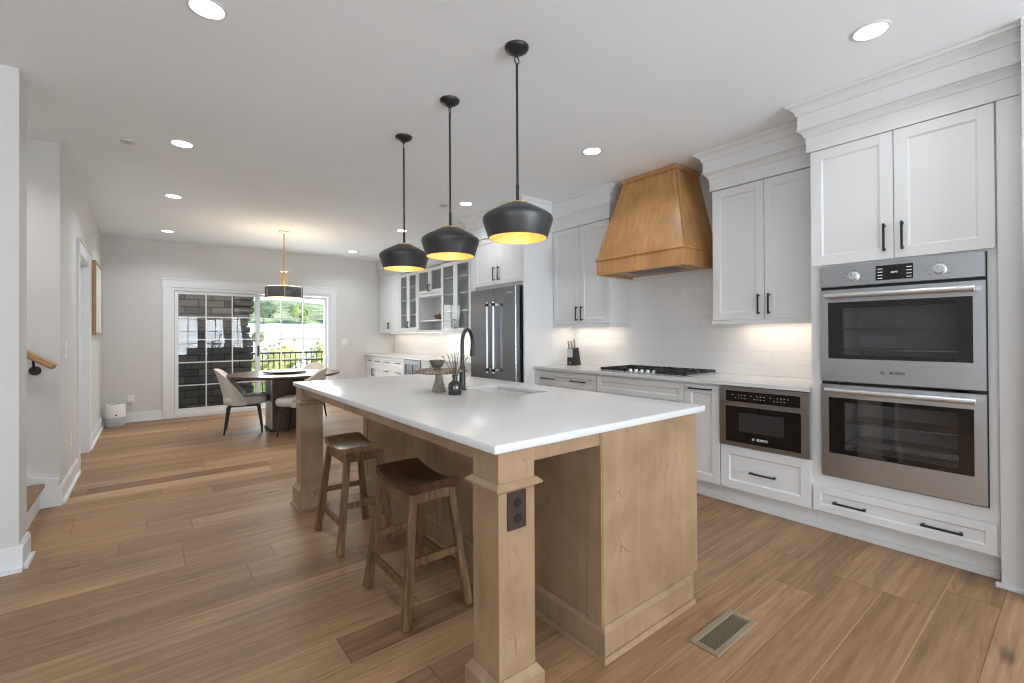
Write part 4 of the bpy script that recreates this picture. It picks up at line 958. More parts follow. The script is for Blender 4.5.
# worktop with the sink cut-out: one slab
SX0, SX1, SY0, SY1 = 1.64, 1.93, 2.07, 2.59
def slab():
    bm = bmesh.new()
    xs = [IX0, SX0, SX1, IX1]; ys = [IY0, SY0, SY1, IY1]
    vt = {}
    for k, z in enumerate((0.888, 0.918)):
        for i, x in enumerate(xs):
            for j, y in enumerate(ys): vt[i, j, k] = bm.verts.new((x, y, z))
    for i in range(3):
        for j in range(3):
            if (i, j) == (1, 1): continue
            bm.faces.new([vt[i, j, 1], vt[i+1, j, 1], vt[i+1, j+1, 1], vt[i, j+1, 1]])
            bm.faces.new([vt[i, j+1, 0], vt[i+1, j+1, 0], vt[i+1, j, 0], vt[i, j, 0]])
    for i in range(3):
        for j in (0, 3): bm.faces.new([vt[i, j, 0], vt[i+1, j, 0], vt[i+1, j, 1], vt[i, j, 1]])
    for j in range(3):
        for i in (0, 3): bm.faces.new([vt[i, j, 0], vt[i, j+1, 0], vt[i, j+1, 1], vt[i, j, 1]])
    for (a, b) in (((1, 1), (2, 1)), ((2, 1), (2, 2)), ((2, 2), (1, 2)), ((1, 2), (1, 1))):
        bm.faces.new([vt[a[0], a[1], 0], vt[b[0], b[1], 0], vt[b[0], b[1], 1], vt[a[0], a[1], 1]])
    bmesh.ops.recalc_face_normals(bm, faces=bm.faces)
    es = [e for e in bm.edges if len(e.link_faces) == 2 and e.calc_face_angle() > 1.0]
    bmesh.ops.bevel(bm, geom=es, offset=0.0045, segments=2, profile=0.5, affect='EDGES')
    w = MB(); w.bm.free(); w.bm = bm
    return w
single('island_worktop', slab(), QUARTZ, (1.48, 2.46, 0.888), 'white quartz worktop of the kitchen island', 'worktop', smooth=50)
sk = MB(); a0, a1, b0, b1 = SX0-0.012, SX1+0.012, SY0-0.012, SY1+0.012; tz = 0.8875
sk.box(a0, a0+0.012, b0, b1, 0.67, tz).box(a1-0.012, a1, b0, b1, 0.67, tz).box(a0+0.012, a1-0.012, b0, b0+0.012, 0.67, tz).box(a0+0.012, a1-0.012, b1-0.012, b1, 0.67, tz).box(a0, a1, b0, b1, 0.655, 0.67)
skt = thing('undermount_sink', (1.79, 2.31, 0.655), 'white undermount sink set in the island worktop', 'sink')
sk.build('basin', SINKM, skt)
MB().lathe([(0.045, 0), (0.045, 0.003), (0.02, 0.001), (0, 0.001)], (1.79, 2.31, 0.6702), 24).build('drain', CHROME, skt, 40)
# faucet
fx, fy = 1.560, 2.478; dv = Vector((0.163, 0.114, 0)).normalized()
fa_ = thing('kitchen_faucet', (fx, fy, 0.9185), 'matte black gooseneck faucet on the island worktop', 'faucet')
pts = [(fx, fy, 0.93), (fx, fy, 1.10), (fx, fy, 1.20)]
R = 0.088
for k in range(1, 13):
    a = PI*k/12*1.03
    pts.append(tuple(Vector((fx, fy, 1.215)) + dv*(R - R*math.cos(a)) + Vector((0, 0, R*math.sin(a)))))
e = Vector(pts[-1]); pts.append(tuple(e + Vector((dv.x*-0.002, dv.y*-0.002, -0.03))))
MB().tube(pts, 0.0125, 16).build('spout', BLACK, fa_, 40)
e2 = Vector(pts[-1]); MB().tube([e2, e2+Vector((0, 0, -0.02)), e2+Vector((0, 0, -0.052))], [0.0135, 0.0165, 0.0185], 16).build('spray_head', BLACK, fa_, 40)
MB().lathe([(0.027, 0), (0.027, 0.006), (0.021, 0.012), (0.0185, 0.14), (0.0135, 0.16), (0, 0.16)], (fx, fy, 0.9185), 24).build('base', BLACK, fa_, 40)
MB().tube([(fx, fy, 1.03), (fx+0.025, fy+0.032, 1.035), (fx+0.045, fy+0.055, 1.065)], [0.009, 0.007, 0.005], 10).build('lever', BLACK, fa_, 40)

# cake stand, bowl, reed diffuser
cx, cy = 1.402, 2.498
cs = thing('pedestal_stand', (cx, cy, 0.9185), 'marbled stone pedestal stand on island worktop', 'pedestal stand')
MB().lathe([(0.0, 0.0), (0.043, 0.0), (0.045, 0.008), (0.038, 0.03), (0.026, 0.07), (0.022, 0.10), (0.026, 0.112), (0.03, 0.114), (0, 0.114)], (cx, cy, 0.9185), 16).build('foot', STONEW, cs, 25)
MB().lathe([(0, 0.1145), (0.122, 0.1145), (0.130, 0.119), (0.132, 0.130), (0.130, 0.138), (0.118, 0.138), (0.112, 0.134), (0, 0.134)], (cx, cy, 0.9185), 56).build('plate', STONEW, cs, 30)
w = MB()
for k in range(44):
    a = 2*PI*k/44; w.lathe([(0, -0.0085), (0.006, -0.006), (0.0085, 0), (0.006, 0.006), (0, 0.0085)], (cx+0.134*math.cos(a), cy+0.134*math.sin(a), 0.9185+0.127), 8)
w.build('beaded_rim', STONEW, cs, 60)
bx_, by_ = 1.394, 2.505
single('stone_bowl', MB().lathe([(0, 0.0), (0.024, 0.0), (0.022, 0.010), (0.020, 0.014), (0.034, 0.022), (0.044, 0.040), (0.047, 0.060), (0.043, 0.060), (0.039, 0.042), (0.028, 0.026), (0, 0.022)], (bx_, by_, 1.0535), 40), BOWLM, (bx_, by_, 1.0535), 'small dark mottled bowl on the pedestal stand', 'bowl', smooth=40)
dx, dy = 1.408, 2.318
df = thing('reed_diffuser', (dx, dy, 0.9185), 'black glass reed diffuser on the island by the faucet', 'reed diffuser')
MB().lathe([(0, 0), (0.037, 0), (0.039, 0.004), (0.039, 0.058), (0.036, 0.066), (0.02, 0.078), (0.0145, 0.084), (0.0145, 0.102), (0.018, 0.104), (0.018, 0.114), (0.011, 0.114), (0.011, 0.09), (0, 0.088)], (dx, dy, 0.9185), 40).build('bottle', SMOKEG, df, 40)
MB().box(dx-0.0395, dx-0.0385, dy-0.02, dy+0.012, 0.9215+0.02, 0.9215+0.05) 
for k, (ax, ay) in enumerate(((-0.9, 0.7), (-0.45, 0.5), (-0.3, 0.05), (0.05, 0.1), (0.2, -0.3), (0.75, -0.55), (-0.1, -0.4), (0.95, -0.75))):
    MB().tube([(dx+ax*0.004, dy+ay*0.004, 1.02), (dx+ax*0.065, dy+ay*0.065, 1.165 - 0.02*abs(ax))], 0.0022, 6).build('reed', REED, df)

# ------------------------------------------------------------------ bar stools
def make_stool(label, seatm):
    t = thing('bar_stool', (0, 0, 0), label, 'bar stool', 'saddle seat stools at the island')
    w = MB(); rows_t = []; rows_b = []; nx, ny = 8, 20; hx, hy = 0.118, 0.212
    for j in range(ny+1):
        v = -1+2*j/ny; rt, rb = [], []
        for i in range(nx+1):
            u = -1+2*i/nx
            e = 0.004*(abs(u)**6 + abs(v)**10)
            z = 0.579 + 0.033*abs(v)**2.0 - e
            rt.append((u*hx, v*hy, z)); rb.append((u*hx*0.985, v*hy*0.99, 0.552 + 0.016*abs(v)**2.4))
        rows_t.append(rt); rows_b.append(rb)
    w.grid(rows_t); w.grid([r[::-1] for r in rows_b])
    for j in range(ny):
        for i in (0, nx):
            w.grid([[rows_b[j][i], rows_t[j][i]], [rows_b[j+1][i], rows_t[j+1][i]]])
    for i in range(nx):
        for j in (0, ny): w.grid([[rows_b[j][i], rows_t[j][i]], [rows_b[j][i+1], rows_t[j][i+1]]])
    bmesh.ops.remove_doubles(w.bm, verts=w.bm.verts, dist=0.0004)
    w.build('seat', seatm, t, 35)
    def foot(sx, sy): return Vector((sx*0.158, sy*0.222, 0))
    def head(sx, sy): return Vector((sx*0.095, sy*0.168, 0.558))
    def at(sx, sy, z): return foot(sx, sy).lerp(head(sx, sy), z/0.558)
    for sx in (-1, 1):
        for sy in (-1, 1): MB().bar(foot(sx, sy), head(sx, sy), 0.040, 0.034, up=(0, 1, 0), bev=0.005, w2=0.036, d2=0.032).build('leg', LEGW, t)
    for sx in (-1, 1):
        MB().bar(at(sx, -1, 0.165), at(sx, 1, 0.165), 0.020, 0.034, bev=0.003).build('stretcher', LEGW, t)
        MB().bar(at(sx, -1, 0.528), at(sx, 1, 0.528), 0.020, 0.052, bev=0.002).build('apron', LEGW, t)
    for sy in (-1, 1):
        MB().bar(at(-1, sy, 0.265), at(1, sy, 0.265), 0.020, 0.034, bev=0.003).build('stretcher', LEGW, t)
        MB().bar(at(-1, sy, 0.536), at(1, sy, 0.536), 0.020, 0.046, bev=0.002).build('apron', LEGW, t)
    return t
s1 = make_stool('dark brown saddle seat stool nearest the outlet post', SEATW); s1.location = (1.022, 2.055, 0)
s2 = make_stool('saddle seat stool nearer the dining table, coloured lighter for window glare', SEATW_GLARE); s2.location = (1.020, 2.915, 0)

# ------------------------------------------------------------------ pendants over the island
pd = thing('pendant_light', (0, 0, 0), 'black dome pendant with gold lining, nearest and largest looking of three', 'pendant light', 'black dome pendants over the island')
zb = 1.759
SQ = lambda pr: [(r*1.03, h*0.88) for r, h in pr]
out = SQ([(0.146, 0.0), (0.150, 0.012), (0.171, 0.088), (0.1745, 0.106), (0.1735, 0.118), (0.168, 0.128), (0.150, 0.143), (0.115, 0.165), (0.085, 0.183), (0.062, 0.196), (0.052, 0.200)])
inn = SQ([(0.050, 0.196), (0.083, 0.177), (0.113, 0.158), (0.147, 0.136), (0.164, 0.122), (0.169, 0.112), (0.167, 0.090), (0.146, 0.012), (0.1425, 0.0)])
MB().lathe(out, (0, 0, zb), 64, cap=False).lathe(SQ([(0.146, 0.0), (0.1425, 0.0)]), (0, 0, zb), 64, cap=False).build('shade', SHADEM, pd, 40)
MB().lathe(inn, (0, 0, zb), 64, cap=False).lathe(SQ([(0.050, 0.196), (0, 0.196)]), (0, 0, zb), 64, cap=False).build('shade_lining', GOLDIN, pd, 40)
MB().lathe([(0.050, 0.1745), (0.050, 0.180), (0.04, 0.184), (0.02, 0.186), (0, 0.186)], (0, 0, zb), 40).build('brass_collar', BRASS, pd, 40)
w = MB()
for k in range(10):
    a = 2*PI*k/10; w.lathe([(0.005, 0.174), (0.005, 0.182), (0.0, 0.186)], (0.052*math.cos(a), 0.052*math.sin(a), zb), 8)
w.build('collar_studs', BRASS, pd, 40)
MB().tube([(0, 0, zb+0.186), (0, 0, 2.655)], 0.0062, 12).tube([(0, 0, zb+0.186), (0, 0, zb+0.275)], 0.0085, 12).build('rod', BLACK, pd, 40)
w = MB()
n = 16
ringp = [(0.014*math.sin(2*PI*k/n), 0, 2.672+0.019*math.cos(2*PI*k/n)) for k in range(n+1)]
w.tube(ringp, 0.0032, 8); w.build('chain_link', BLACK, pd, 40)
MB().lathe([(0.0, -0.050), (0.010, -0.048), (0.012, -0.036), (0.03, -0.032), (0.056, -0.016), (0.062, -0.004), (0.062, 0.0), (0, 0)], (0, 0, CZ-0.0005), 40).build('canopy', BLACK, pd, 40)
MB().lathe([(0, 0.070), (0.018, 0.075), (0.030, 0.088), (0.033, 0.102), (0.028, 0.122), (0.015, 0.138), (0.0135, 0.171), (0, 0.171)], (0, 0, zb), 24).build('bulb', BULB, pd, 60)
lamp_child(pd, 'pendant_lamp', (0, 0, zb+0.055), 'POINT', 0.9, (1.0, 0.78, 0.48), 0.03)
pd.location = (1.478, 1.812, 0)
dup(pd, (1.480, 2.482, 0), 0.6, 'black dome pendant with gold lining, middle one of three')
dup(pd, (1.484, 3.152, 0), 1.1, 'black dome pendant with gold lining, farthest of three from camera')

# dining pendant
dn = thing('dining_pendant', (1.497, 7.058, 1.78), 'dark drum pendant on brass rods over the dining table', 'pendant light')
c = (1.497, 7.058, 0); oct_r = 0.238; n8 = 40
MB().lathe([(oct_r, 1.800), (oct_r+0.004, 1.806), (oct_r+0.004, 1.945), (oct_r, 1.950), (oct_r-0.008, 1.950), (oct_r-0.008, 1.800), (oct_r, 1.800)], c, 64, cap=False).build('drum_shade', paint('grey_drum_metal', (0.11, 0.112, 0.115), 0.4, metal=0.3, var=0.05), dn, 40)
MB().lathe([(0, 1.782), (oct_r-0.045, 1.784), (oct_r-0.01, 1.800), (oct_r-0.01, 1.806), (0, 1.806)], c, 64).build('lower_diffuser', WARMLENS, dn, 40)
MB().lathe([(0.0, 1.950), (oct_r-0.01, 1.950), (oct_r-0.01, 1.956), (0, 1.962)], c, 64).build('upper_diffuser', WARMLENS, dn, 40)
w = MB()
for k in range(6):
    a = 2*PI*k/6+0.35; w.box(0, 0, 0, 0, 0, 0) if False else w.tube([(c[0]+(oct_r+0.008)*math.cos(a), c[1]+(oct_r+0.008)*math.sin(a), 1.792), (c[0]+(oct_r+0.008)*math.cos(a), c[1]+(oct_r+0.008)*math.sin(a), 1.958)], 0.006, 8)
w.build('shade_rods', BRASS, dn, 40)
w = MB()
for (ax, ay) in ((0.045, 0), (-0.045, 0), (0, 0.045), (0, -0.045)): w.tube([(c[0]+ax, c[1]+ay, 1.962), (c[0]+ax, c[1]+ay, 2.18)], 0.007, 10)
w.lathe([(0, 2.172), (0.056, 2.172), (0.056, 2.184), (0, 2.184)], c, 24)
w.build('rod_cluster', BRASS, dn, 40)
MB().tube([(c[0], c[1], 1.962), (c[0], c[1], 2.715)], 0.010, 12).build('rod', BRASS, dn, 40)
MB().lathe([(0, 2.708), (0.03, 2.71), (0.068, 2.722), (0.068, CZ-0.0005), (0, CZ-0.0005)], c, 32).build('canopy', BRASS, dn, 40)
lamp_child(dn, 'down_glow', (c[0], c[1], 1.775), 'AREA', 9, (1.0, 0.80, 0.55), 0.42, spread=170)
lamp_child(dn, 'up_glow', (c[0], c[1], 1.975), 'AREA', 3.4, (1.0, 0.66, 0.36), 0.40, rot=(PI, 0, 0))

# ------------------------------------------------------------------ recessed ceiling lights and ceiling discs
LG = 'round recessed ceiling lights'
rl = thing('recessed_light', (0, 0, CZ), 'large round recessed ceiling light cut by the top edge of the photo', 'ceiling light', LG)
MB().lathe([(0.064, -0.002), (0.067, -0.006), (0.080, -0.003), (0.080, -0.0003), (0.064, -0.0003), (0.064, -0.002)], (0, 0, CZ), 48, cap=False).build('trim_ring', TRIM, rl, 40)
MB().lathe([(0, -0.004), (0.064, -0.004), (0.064, -0.0005), (0, -0.0005)], (0, 0, CZ), 40).build('lens', LENS, rl, 40)
lamp_child(rl, 'downlight', (0, 0, CZ-0.012), 'AREA', 2.6, (0.93, 0.965, 1.0), 0.14, spread=140)
SPOTS = [((0.206, 2.446), None), ((2.761, 0.653), 'round recessed ceiling light in front of the tall oven cabinet'), ((2.794, 2.475), 'round recessed ceiling light in front of the range hood'),
         ((2.789, 4.336), 'round recessed ceiling light in front of the refrigerator'), ((2.794, 6.004), 'round recessed ceiling light above the drinks cooler, beside the farthest island pendant'), ((2.804, 8.033), 'round recessed ceiling light in the far right corner of the room'),
         ((0.20, 4.291), 'round recessed ceiling light next to the small grey smoke detector'), ((0.204, 5.956), 'round recessed ceiling light opposite the left doorway'), ((0.206, 7.99), 'round recessed ceiling light nearest the far wall on the left side')]
for (p, lab) in SPOTS:
    if lab is None: rl.location = (p[0], p[1], CZ)
    else:
        q = dup(rl, (p[0], p[1], CZ), None, lab)
        for c_ in q.children:                                   # the dining side is turned up, the one by the ovens down
            if c_.type == 'LIGHT': c_.data = c_.data.copy(); c_.data.energy = 5.5 if p[1] > 5 else (1.7 if p[1] < 1 else 3.2)
for p in ((0.2, 0.6), (0.2, -1.6), (2.5, -1.6), (-2.2, -1.6)):      # unseen fittings added behind the camera for their light
    dup(rl, (p[0], p[1], CZ), None, 'unseen round recessed ceiling light added behind the camera')['group'] = 'added ceiling lights behind the camera'
dup(rl, (-1.25, 4.35, CZ), None, 'hidden round recessed ceiling light added to brighten the stairs')['group'] = 'ceiling lights above the stairs'  # unseen fitting added to brighten the dark stairwell
for c_ in [o_ for o_ in SC.objects if o_.type == 'LIGHT' and o_.parent and o_.parent.get('group') == 'ceiling lights above the stairs']:
    c_.data = c_.data.copy(); c_.data.energy = 6.5; c_.data.color = (1.0, 0.95, 0.88)
single('smoke_detector', MB().lathe([(0, -0.010), (0.040, -0.010), (0.045, -0.007), (0.046, 0), (0, 0)], (-0.124, 4.484, CZ-0.0004), 32), paint('grey_plastic', (0.58, 0.58, 0.58), 0.5), (-0.124, 4.484, CZ-0.0004), 'small flat grey smoke detector on the ceiling at left', 'smoke detector', smooth=40)
single('sprinkler_cover', MB().lathe([(0, -0.010), (0.046, -0.010), (0.05, -0.006), (0.05, 0), (0, 0)], (2.619, 4.54, CZ-0.0004), 32), paint('grey_cover', (0.48, 0.48, 0.48), 0.5), (2.619, 4.54, CZ-0.0004), 'small flat grey sprinkler cover on the ceiling by the middle pendant', 'ceiling cover', smooth=40)

# ------------------------------------------------------------------ dining table, platter, chairs
TX, TY = 1.48, 6.92
tb = thing('dining_table', (TX, TY, 0), 'round dark walnut dining table in front of sliding door', 'dining table')
MB().lathe([(0, 0.715), (0.66, 0.715), (0.700, 0.730), (0.705, 0.745), (0.702, 0.755), (0, 0.755)], (TX, TY, 0), 72).build('tabletop', TABLEW, tb, 30)
w = MB()
w.box(TX-0.20, TX+0.20, TY-0.20, TY+0.20, 0.03, 0.714, 0.01)
w.build('pedestal', TABLEW, tb)
MB().box(TX-0.225, TX+0.225, TY-0.225, TY+0.225, 0.0, 0.03, 0.004).build('plinth', TABLEW, tb)
MB().box(TX-0.212, TX-0.201, TY-0.20, TY+0.20, 0.03, 0.714).build('window_sheen_sheet', STEEL, tb)  # steel sheet stands in for the window's reflection on the pedestal's left side
ls = thing('lazy_susan', (TX, TY, 0.7555), 'round turntable with white top on the dining table', 'turntable')
MB().lathe([(0, 0), (0.14, 0), (0.14, 0.012), (0, 0.012)], (TX, TY, 0.7555), 40).build('base', BLACK, ls, 40)
MB().lathe([(0, 0.0125), (0.275, 0.0125), (0.285, 0.018), (0.285, 0.028), (0.275, 0.030), (0, 0.030)], (TX, TY, 0.7555), 64).build('rim', BLACK, ls, 40)
MB().lathe([(0, 0.0302), (0.262, 0.0302), (0.262, 0.034), (0, 0.034)], (TX, TY, 0.7555), 64).build('top', QUARTZ, ls, 40)

def make_chair(label):
    """tub dining chair, front toward +X"""
    t = thing('dining_chair', (0, 0, 0), label, 'dining chair', 'oatmeal tub chairs round the dining table')
    def shell(off, zt, zb, nb):
        rows = []
        N = 36
        for j in range(nb+1):
            f = j/nb; r = []
            for i in range(N+1):
                th = -1+2*i/N                       # -1..1 around the back
                a = PI + th*PI*0.57
                top = 0.845 - 0.43*abs(th)**2.1
                z = zb + (zt(top)-zb)*f
                flare = 0.86 + 0.20*f*(1-0.3*abs(th)) 
                rx, ry = (0.250+off)*flare, (0.255+off)*(0.92+0.08*f)
                lean = -0.07*f*f*(1-abs(th))
                r.append((0.0 + rx*math.cos(a) + lean, ry*math.sin(a), z))
            rows.append(r)
        return rows
    A = shell(0.0, lambda q: q, 0.37, 8); B = shell(-0.045, lambda q: q, 0.37, 8)
    w = MB(); w.grid(A); w.grid([r[::-1] for r in B])
    for rA, rB in ((A[-1], B[-1]), (A[0], B[0])): w.grid([rA, rB])
    for k in (0, -1): w.grid([[r[k] for r in A], [r[k] for r in B]])
    bmesh.ops.remove_doubles(w.bm, verts=w.bm.verts, dist=0.0004)
    w.build('backrest', FABRIC, t, 70)
    N = 40; w = MB(); prof = [(0.80, 0.37), (0.97, 0.385), (1.0, 0.42), (1.0, 0.445), (0.96, 0.47), (0.80, 0.482), (0.4, 0.486)]
    rows = []
    for s, z in prof:
        r = []
        for i in range(N+1):
            a = 2*PI*i/N; cx_, sx_ = math.cos(a), math.sin(a)
            ex = 0.55
            X = 0.225*s*math.copysign(abs(cx_)**ex, cx_); Yv = 0.215*s*math.copysign(abs(sx_)**ex, sx_)
            r.append((X*1.08+0.04 - 0.02*(cx_ < 0), Yv, z))
        rows.append(r)
    w.grid(rows); bmesh.ops.remove_doubles(w.bm, verts=w.bm.verts, dist=0.0003)
    w.bm.faces.new([v for v in w.bm.verts if abs(v.co.z-0.486) < 1e-5][::1]) if False else None
    bmesh.ops.holes_fill(w.bm, edges=[e for e in w.bm.edges if e.is_boundary], sides=80)
    w.build('seat_cushion', FABRIC, t, 60)
    MB().box(-0.17, 0.19, -0.165, 0.165, 0.345, 0.369, 0.01).build('seat_frame', BLACK, t)
    for sx in (-1, 1):
        for sy in (-1, 1):
            MB().tube([(0.01+sx*0.17, sy*0.155, 0.352), (0.01+sx*0.215, sy*0.195, 0.0)], [0.021, 0.010], 12).build('leg', BLACK, t, 40)
    return t
ch = make_chair('oatmeal tub dining chair left of the table, seen side on')
ch.location = (0.985, 7.02, 0); ch.rotation_euler = (0, 0, math.radians(-10))
dup(ch, (1.55, 6.36, 0), math.radians(148), 'oatmeal tub dining chair behind the island post, seen from behind')
dup(ch, (1.90, 7.42, 0), math.radians(230), 'oatmeal tub dining chair on the far right side of table, mostly hidden')

# ------------------------------------------------------------------ things on the left side and walls
ap = thing('air_purifier', (-0.375, 8.60, 0), 'white round air purifier on floor in far left corner', 'air purifier')
MB().lathe([(0, 0.0), (0.108, 0.0), (0.113, 0.006), (0.115, 0.125), (0, 0.125)], (-0.375, 8.60, 0), 48).build('lower_body', GREYP, ap, 40)
MB().lathe([(0.112, 0.127), (0.116, 0.130), (0.112, 0.305), (0.106, 0.317), (0.096, 0.317), (0.094, 0.300), (0, 0.300)], (-0.375, 8.60, 0), 48).build('upper_body', PLASTIC, ap, 40)
MB().lathe([(0, 0.3005), (0.088, 0.3005), (0.088, 0.306), (0, 0.306)], (-0.375, 8.60, 0), 40).build('top_grille', DKSTEEL, ap, 40)
MB().lathe([(0, 0), (0.012, 0), (0.012, -0.004), (0, -0.005)], (-0.360, 8.486, 0.165), 16, 'y').build('button', DKSTEEL, ap, 40)
cdp = [(-0.275, 8.66, 0.06), (-0.21, 8.74, 0.03), (-0.17, 8.80, 0.10), (-0.20, 8.825, 0.24), (-0.205, 8.83, 0.30)]
MB().tube(cdp, 0.004, 8).build('power_cord', PLASTIC, ap, 60)
MB().box(-0.225, -0.185, 8.802, 8.842, 0.30, 0.345, 0.004).build('plug', PLASTIC, ap)
def plate_y(name, x0, x1, z0, z1, label, cat, inner):      # wall plate on the far wall
    t = thing(name, ((x0+x1)/2, FARY, (z0+z1)/2), label, cat)
    MB().box(x0, x1, FARY-0.006, FARY-0.0004, z0, z1, 0.002).build('plate', PLASTIC, t)
    for (a, b, c_, d_) in inner: MB().box(a, b, FARY-0.010, FARY-0.0061, c_, d_, 0.001).build('rocker', TRIM, t)
plate_y('wall_outlet', -0.245, -0.165, 0.285, 0.405, 'white outlet with plug on far wall above air purifier', 'outlet', ((-0.222, -0.188, 0.352, 0.385),))
plate_y('light_switch', 2.86, 2.98, 1.09, 1.19, 'white switch plate on far wall right of sliding door', 'light switch', ((2.875, 2.905, 1.11, 1.17), (2.93, 2.96, 1.11, 1.17)))
def plate_x(name, y0, y1, z0, z1, label, cat, part):
    t = thing(name, (LX, (y0+y1)/2, (z0+z1)/2), label, cat)
    MB().box(LX+0.0004, LX+0.007, y0, y1, z0, z1, 0.002).build('plate', PLASTIC, t)
    ym_ = (y0+y1)/2; zm = (z0+z1)/2
    if part == 'rocker': MB().box(LX+0.0071, LX+0.011, ym_-0.017, ym_+0.017, zm-0.035, zm+0.035, 0.001).build('rocker', TRIM, t)
    else:
        for dz in (-0.022, 0.022): MB().box(LX+0.0071, LX+0.009, ym_-0.015, ym_+0.015, zm+dz-0.014, zm+dz+0.014, 0.001).build('socket', TRIM, t)
plate_x('light_switch', 5.10, 5.185, 1.10, 1.23, 'white light switch on left wall before the doorway', 'light switch', 'rocker')
plate_x('wall_outlet', 5.40, 5.48, 0.33, 0.45, 'white outlet low on left wall before the doorway', 'outlet', 'socket')
single('wall_sensor', MB().box(LX+0.0004, LX+0.016, 7.28, 7.34, 2.40, 2.44, 0.004), PLASTIC, (LX, 7.31, 2.42), 'tiny white sensor high on left wall above the picture', 'sensor')
pf = thing('picture_frame', (LX, 8.0, 1.74), 'light oak framed picture hanging on the left wall', 'picture')
PY0, PY1, PZ0, PZ1 = 7.36, 8.30, 1.295, 2.185
w = MB(); w.box(LX+0.003, LX+0.038, PY0, PY0+0.03, PZ0, PZ1, 0.002).box(LX+0.003, LX+0.038, PY1-0.03, PY1, PZ0, PZ1, 0.002).box(LX+0.003, LX+0.038, PY0+0.03, PY1-0.03, PZ0, PZ0+0.03, 0.002).box(LX+0.003, LX+0.038, PY0+0.03, PY1-0.03, PZ1-0.03, PZ1, 0.002)
w.build('frame', OAKL, pf)
MB().box(LX+0.003, LX+0.030, PY0+0.03, PY1-0.03, PZ0+0.03, PZ1-0.03).build('print', PRINT, pf)
# floor registers
def register(x0, x1, y0, y1, label):
    t = thing('floor_register', ((x0+x1)/2, (y0+y1)/2, 0.0005), label, 'floor vent', 'bronze floor registers')
    b = 0.026
    w = MB()
    for q in ((x0, x1, y0, y0+b), (x0, x1, y1-b, y1), (x0, x0+b, y0+b, y1-b), (x1-b, x1, y0+b, y1-b)): w.box(q[0], q[1], q[2], q[3], 0.0005, 0.007, 0.002)
    w.build('frame', VENTM, t)
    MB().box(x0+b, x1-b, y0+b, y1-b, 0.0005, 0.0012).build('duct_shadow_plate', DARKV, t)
    w = MB(); n = 22
    for k in range(n):
        x = x0+b+(x1-x0-2*b)*(k+0.5)/n; w.box(x-0.0018, x+0.0018, y0+b, y1-b, 0.0013, 0.0050)
    w.build('louvres', VENTM, t)
register(1.742, 2.085, 0.912, 1.038, 'bronze slotted floor register right of the island')
register(0.47, 0.75, 8.64, 8.75, 'small floor register in front of the sliding door')

# ------------------------------------------------------------------ outside the sliding door
structure('deck', MB().box(-3.0, 7.0, FARY+0.15, 11.75, -0.22, -0.10), DECK, 'timber deck outside the sliding glass door', 'deck')
w = MB().box(-2.5, 1.52, 10.4, 11.0, -0.1, 2.95)
zz = -0.1
while zz < 2.9:
    w.box(1.30, 1.52+random.uniform(0.02, 0.13), 10.37-random.uniform(0, 0.03), 11.02, zz, zz+0.115, 0.012); zz += 0.13
structure('stone_pier', w, STONE, 'stacked stone chimney wall outside the sliding door, darkened for porch shade', 'wall')
dr = thing('deck_railing', (3.4, 11.5, -0.1), 'dark metal deck railing outside the sliding door', 'railing')
MB().box(1.70, 6.6, 11.47, 11.53, 0.855, 0.895, 0.004).build('top_rail', RAILM, dr)
MB().box(1.70, 6.6, 11.485, 11.515, 0.685, 0.712).build('upper_rail', RAILM, dr)
MB().box(1.70, 6.6, 11.485, 11.515, -0.02, 0.01).build('lower_rail', RAILM, dr)
for k in range(42):
    x = 1.76+0.115*k
    MB().box(x-0.008, x+0.008, 11.492, 11.508, -0.02, 0.856).build('baluster', RAILM, dr)
for x in (1.70, 4.15, 6.6): MB().box(x-0.045, x+0.045, 11.46, 11.54, -0.1, 0.93).build('rail_post', RAILM, dr)
def terrain(name, y0, y1, zf, mat, label, cat, amp=0.0, nx=40, ny=24, xr=1.4):
    w = MB(); rows = []
    for j in range(ny+1):
        y = y0+(y1-y0)*j/ny; r = []
        for i in range(nx+1):
            x = (-xr + 2*xr*i/nx)*y
            h = amp*(math.sin(x*0.045+1.3)+0.6*math.sin(x*0.11+y*0.03)+0.4*math.sin(x*0.23+0.5))
            r.append((x, y, zf(y)+h))
        rows.append(r)
    # closed underneath so that it has depth
    w.grid(rows); low = [[(p[0], p[1], p[2]-2.0) for p in r] for r in rows]; w.grid([r[::-1] for r in low])
    for k in (0, -1): w.grid([rows[k], low[k]])
    for k in (0, -1): w.grid([[r[k] for r in rows], [r[k] for r in low]])
    return structure(name, w, mat, label, cat)
terrain('lawn', 11.8, 46.0, lambda y: -3.2+0.02*(y-12), LAWN, 'green lawn sloping away below the deck', 'lawn', 0.05)
terrain('pale_field', 46.0, 100.0, lambda y: -2.5+0.115*(y-46), FIELD, 'field beyond the trees outside, painted pale as if overexposed', 'field', 0.1)
terrain('hill', 100.0, 170.0, lambda y: 3.5+7.5*math.sin(min(1, (y-100)/60)*PI/2), HILLM, 'wooded green hill behind the field outside', 'hill', 0.8)
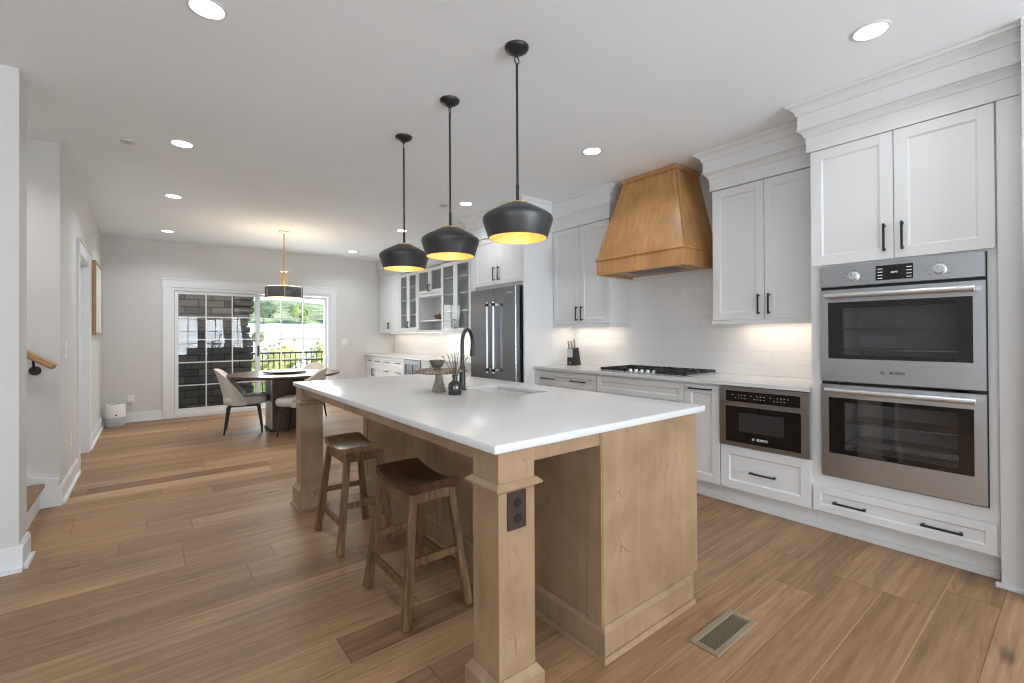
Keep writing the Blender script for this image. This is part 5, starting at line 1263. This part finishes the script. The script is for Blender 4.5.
def tree(x, y, zg, h, cr, leaf, label, n=620):
    t = thing('tree', (x, y, zg), label, 'tree', 'trees beyond the deck')
    MB().tube([(x, y, zg), (x+0.05, y, zg+h*0.4), (x, y+0.05, zg+h*0.75)], [0.05*h*0.4, 0.03*h*0.4, 0.01*h*0.4], 8).build('trunk', BARK, t, 60)
    w = MB(); rnd = random.Random(int(x*100+y*7))
    lobes = [(Vector((x+rnd.uniform(-.5, .5)*cr, y+rnd.uniform(-.5, .5)*cr, zg+h*rnd.uniform(0.45, 0.9))), cr*rnd.uniform(0.45, 0.75)) for k in range(9)]
    ls_ = 0.085*cr
    for k in range(n):
        c_, r_ = lobes[k % 9]
        d = Vector((rnd.gauss(0, 1), rnd.gauss(0, 1), rnd.gauss(0, 1))).normalized()
        p = c_ + d*r_*rnd.uniform(0.75, 1.08); p.z = max(p.z, zg+0.25*h)
        u = d.orthogonal().normalized(); u = (Matrix.Rotation(rnd.uniform(0, 6.28), 3, d) @ u); v = d.cross(u)
        tilt = d*rnd.uniform(-0.6, 0.6)
        q = [p-u*ls_, p+v*ls_*0.6+tilt*ls_, p+u*ls_, p-v*ls_*0.6-tilt*ls_]
        w.bm.faces.new([w.bm.verts.new(z_) for z_ in q])
    for c_, r_ in lobes:
        m_ = Matrix.Translation(c_) @ Matrix.Diagonal((r_*0.62, r_*0.62, r_*0.62, 1)); bmesh.ops.create_icosphere(w.bm, subdivisions=2, radius=1.0, matrix=m_)
    w.build('crown', leaf, t)
TREES = [(2.28, 15.0, -3.1, 5.8, 0.38, 0, 'slim green tree just right of the stone chimney wall outside'), (3.5, 18.5, -3.0, 4.0, 0.95, 1, 'yellow-green bushy tree behind the deck railing, left part'),
         (6.1, 21.5, -3.0, 3.8, 1.15, 1, 'yellow-green bushy tree behind the deck railing, centre'), (9.6, 26.0, -2.9, 3.0, 1.2, 0, 'green bush behind the deck railing, right part'),
         (17.2, 98.0, 3.4, 4.2, 2.4, 2, 'dark tree at the hill foot, leftmost of the row'), (23.9, 99.0, 3.4, 3.8, 2.4, 0, 'green tree at the hill foot, middle of the row'), (30.6, 98.0, 3.4, 4.2, 2.4, 2, 'dark tree at the hill foot, rightmost of the row')]
for a in TREES: tree(a[0], a[1], a[2], a[3], a[4], LEAFS[a[5]], a[6])

for r in ROOTS:
    if '_o' in r: del r['_o']
for o in SC.objects:
    if '_o' in o: del o['_o']
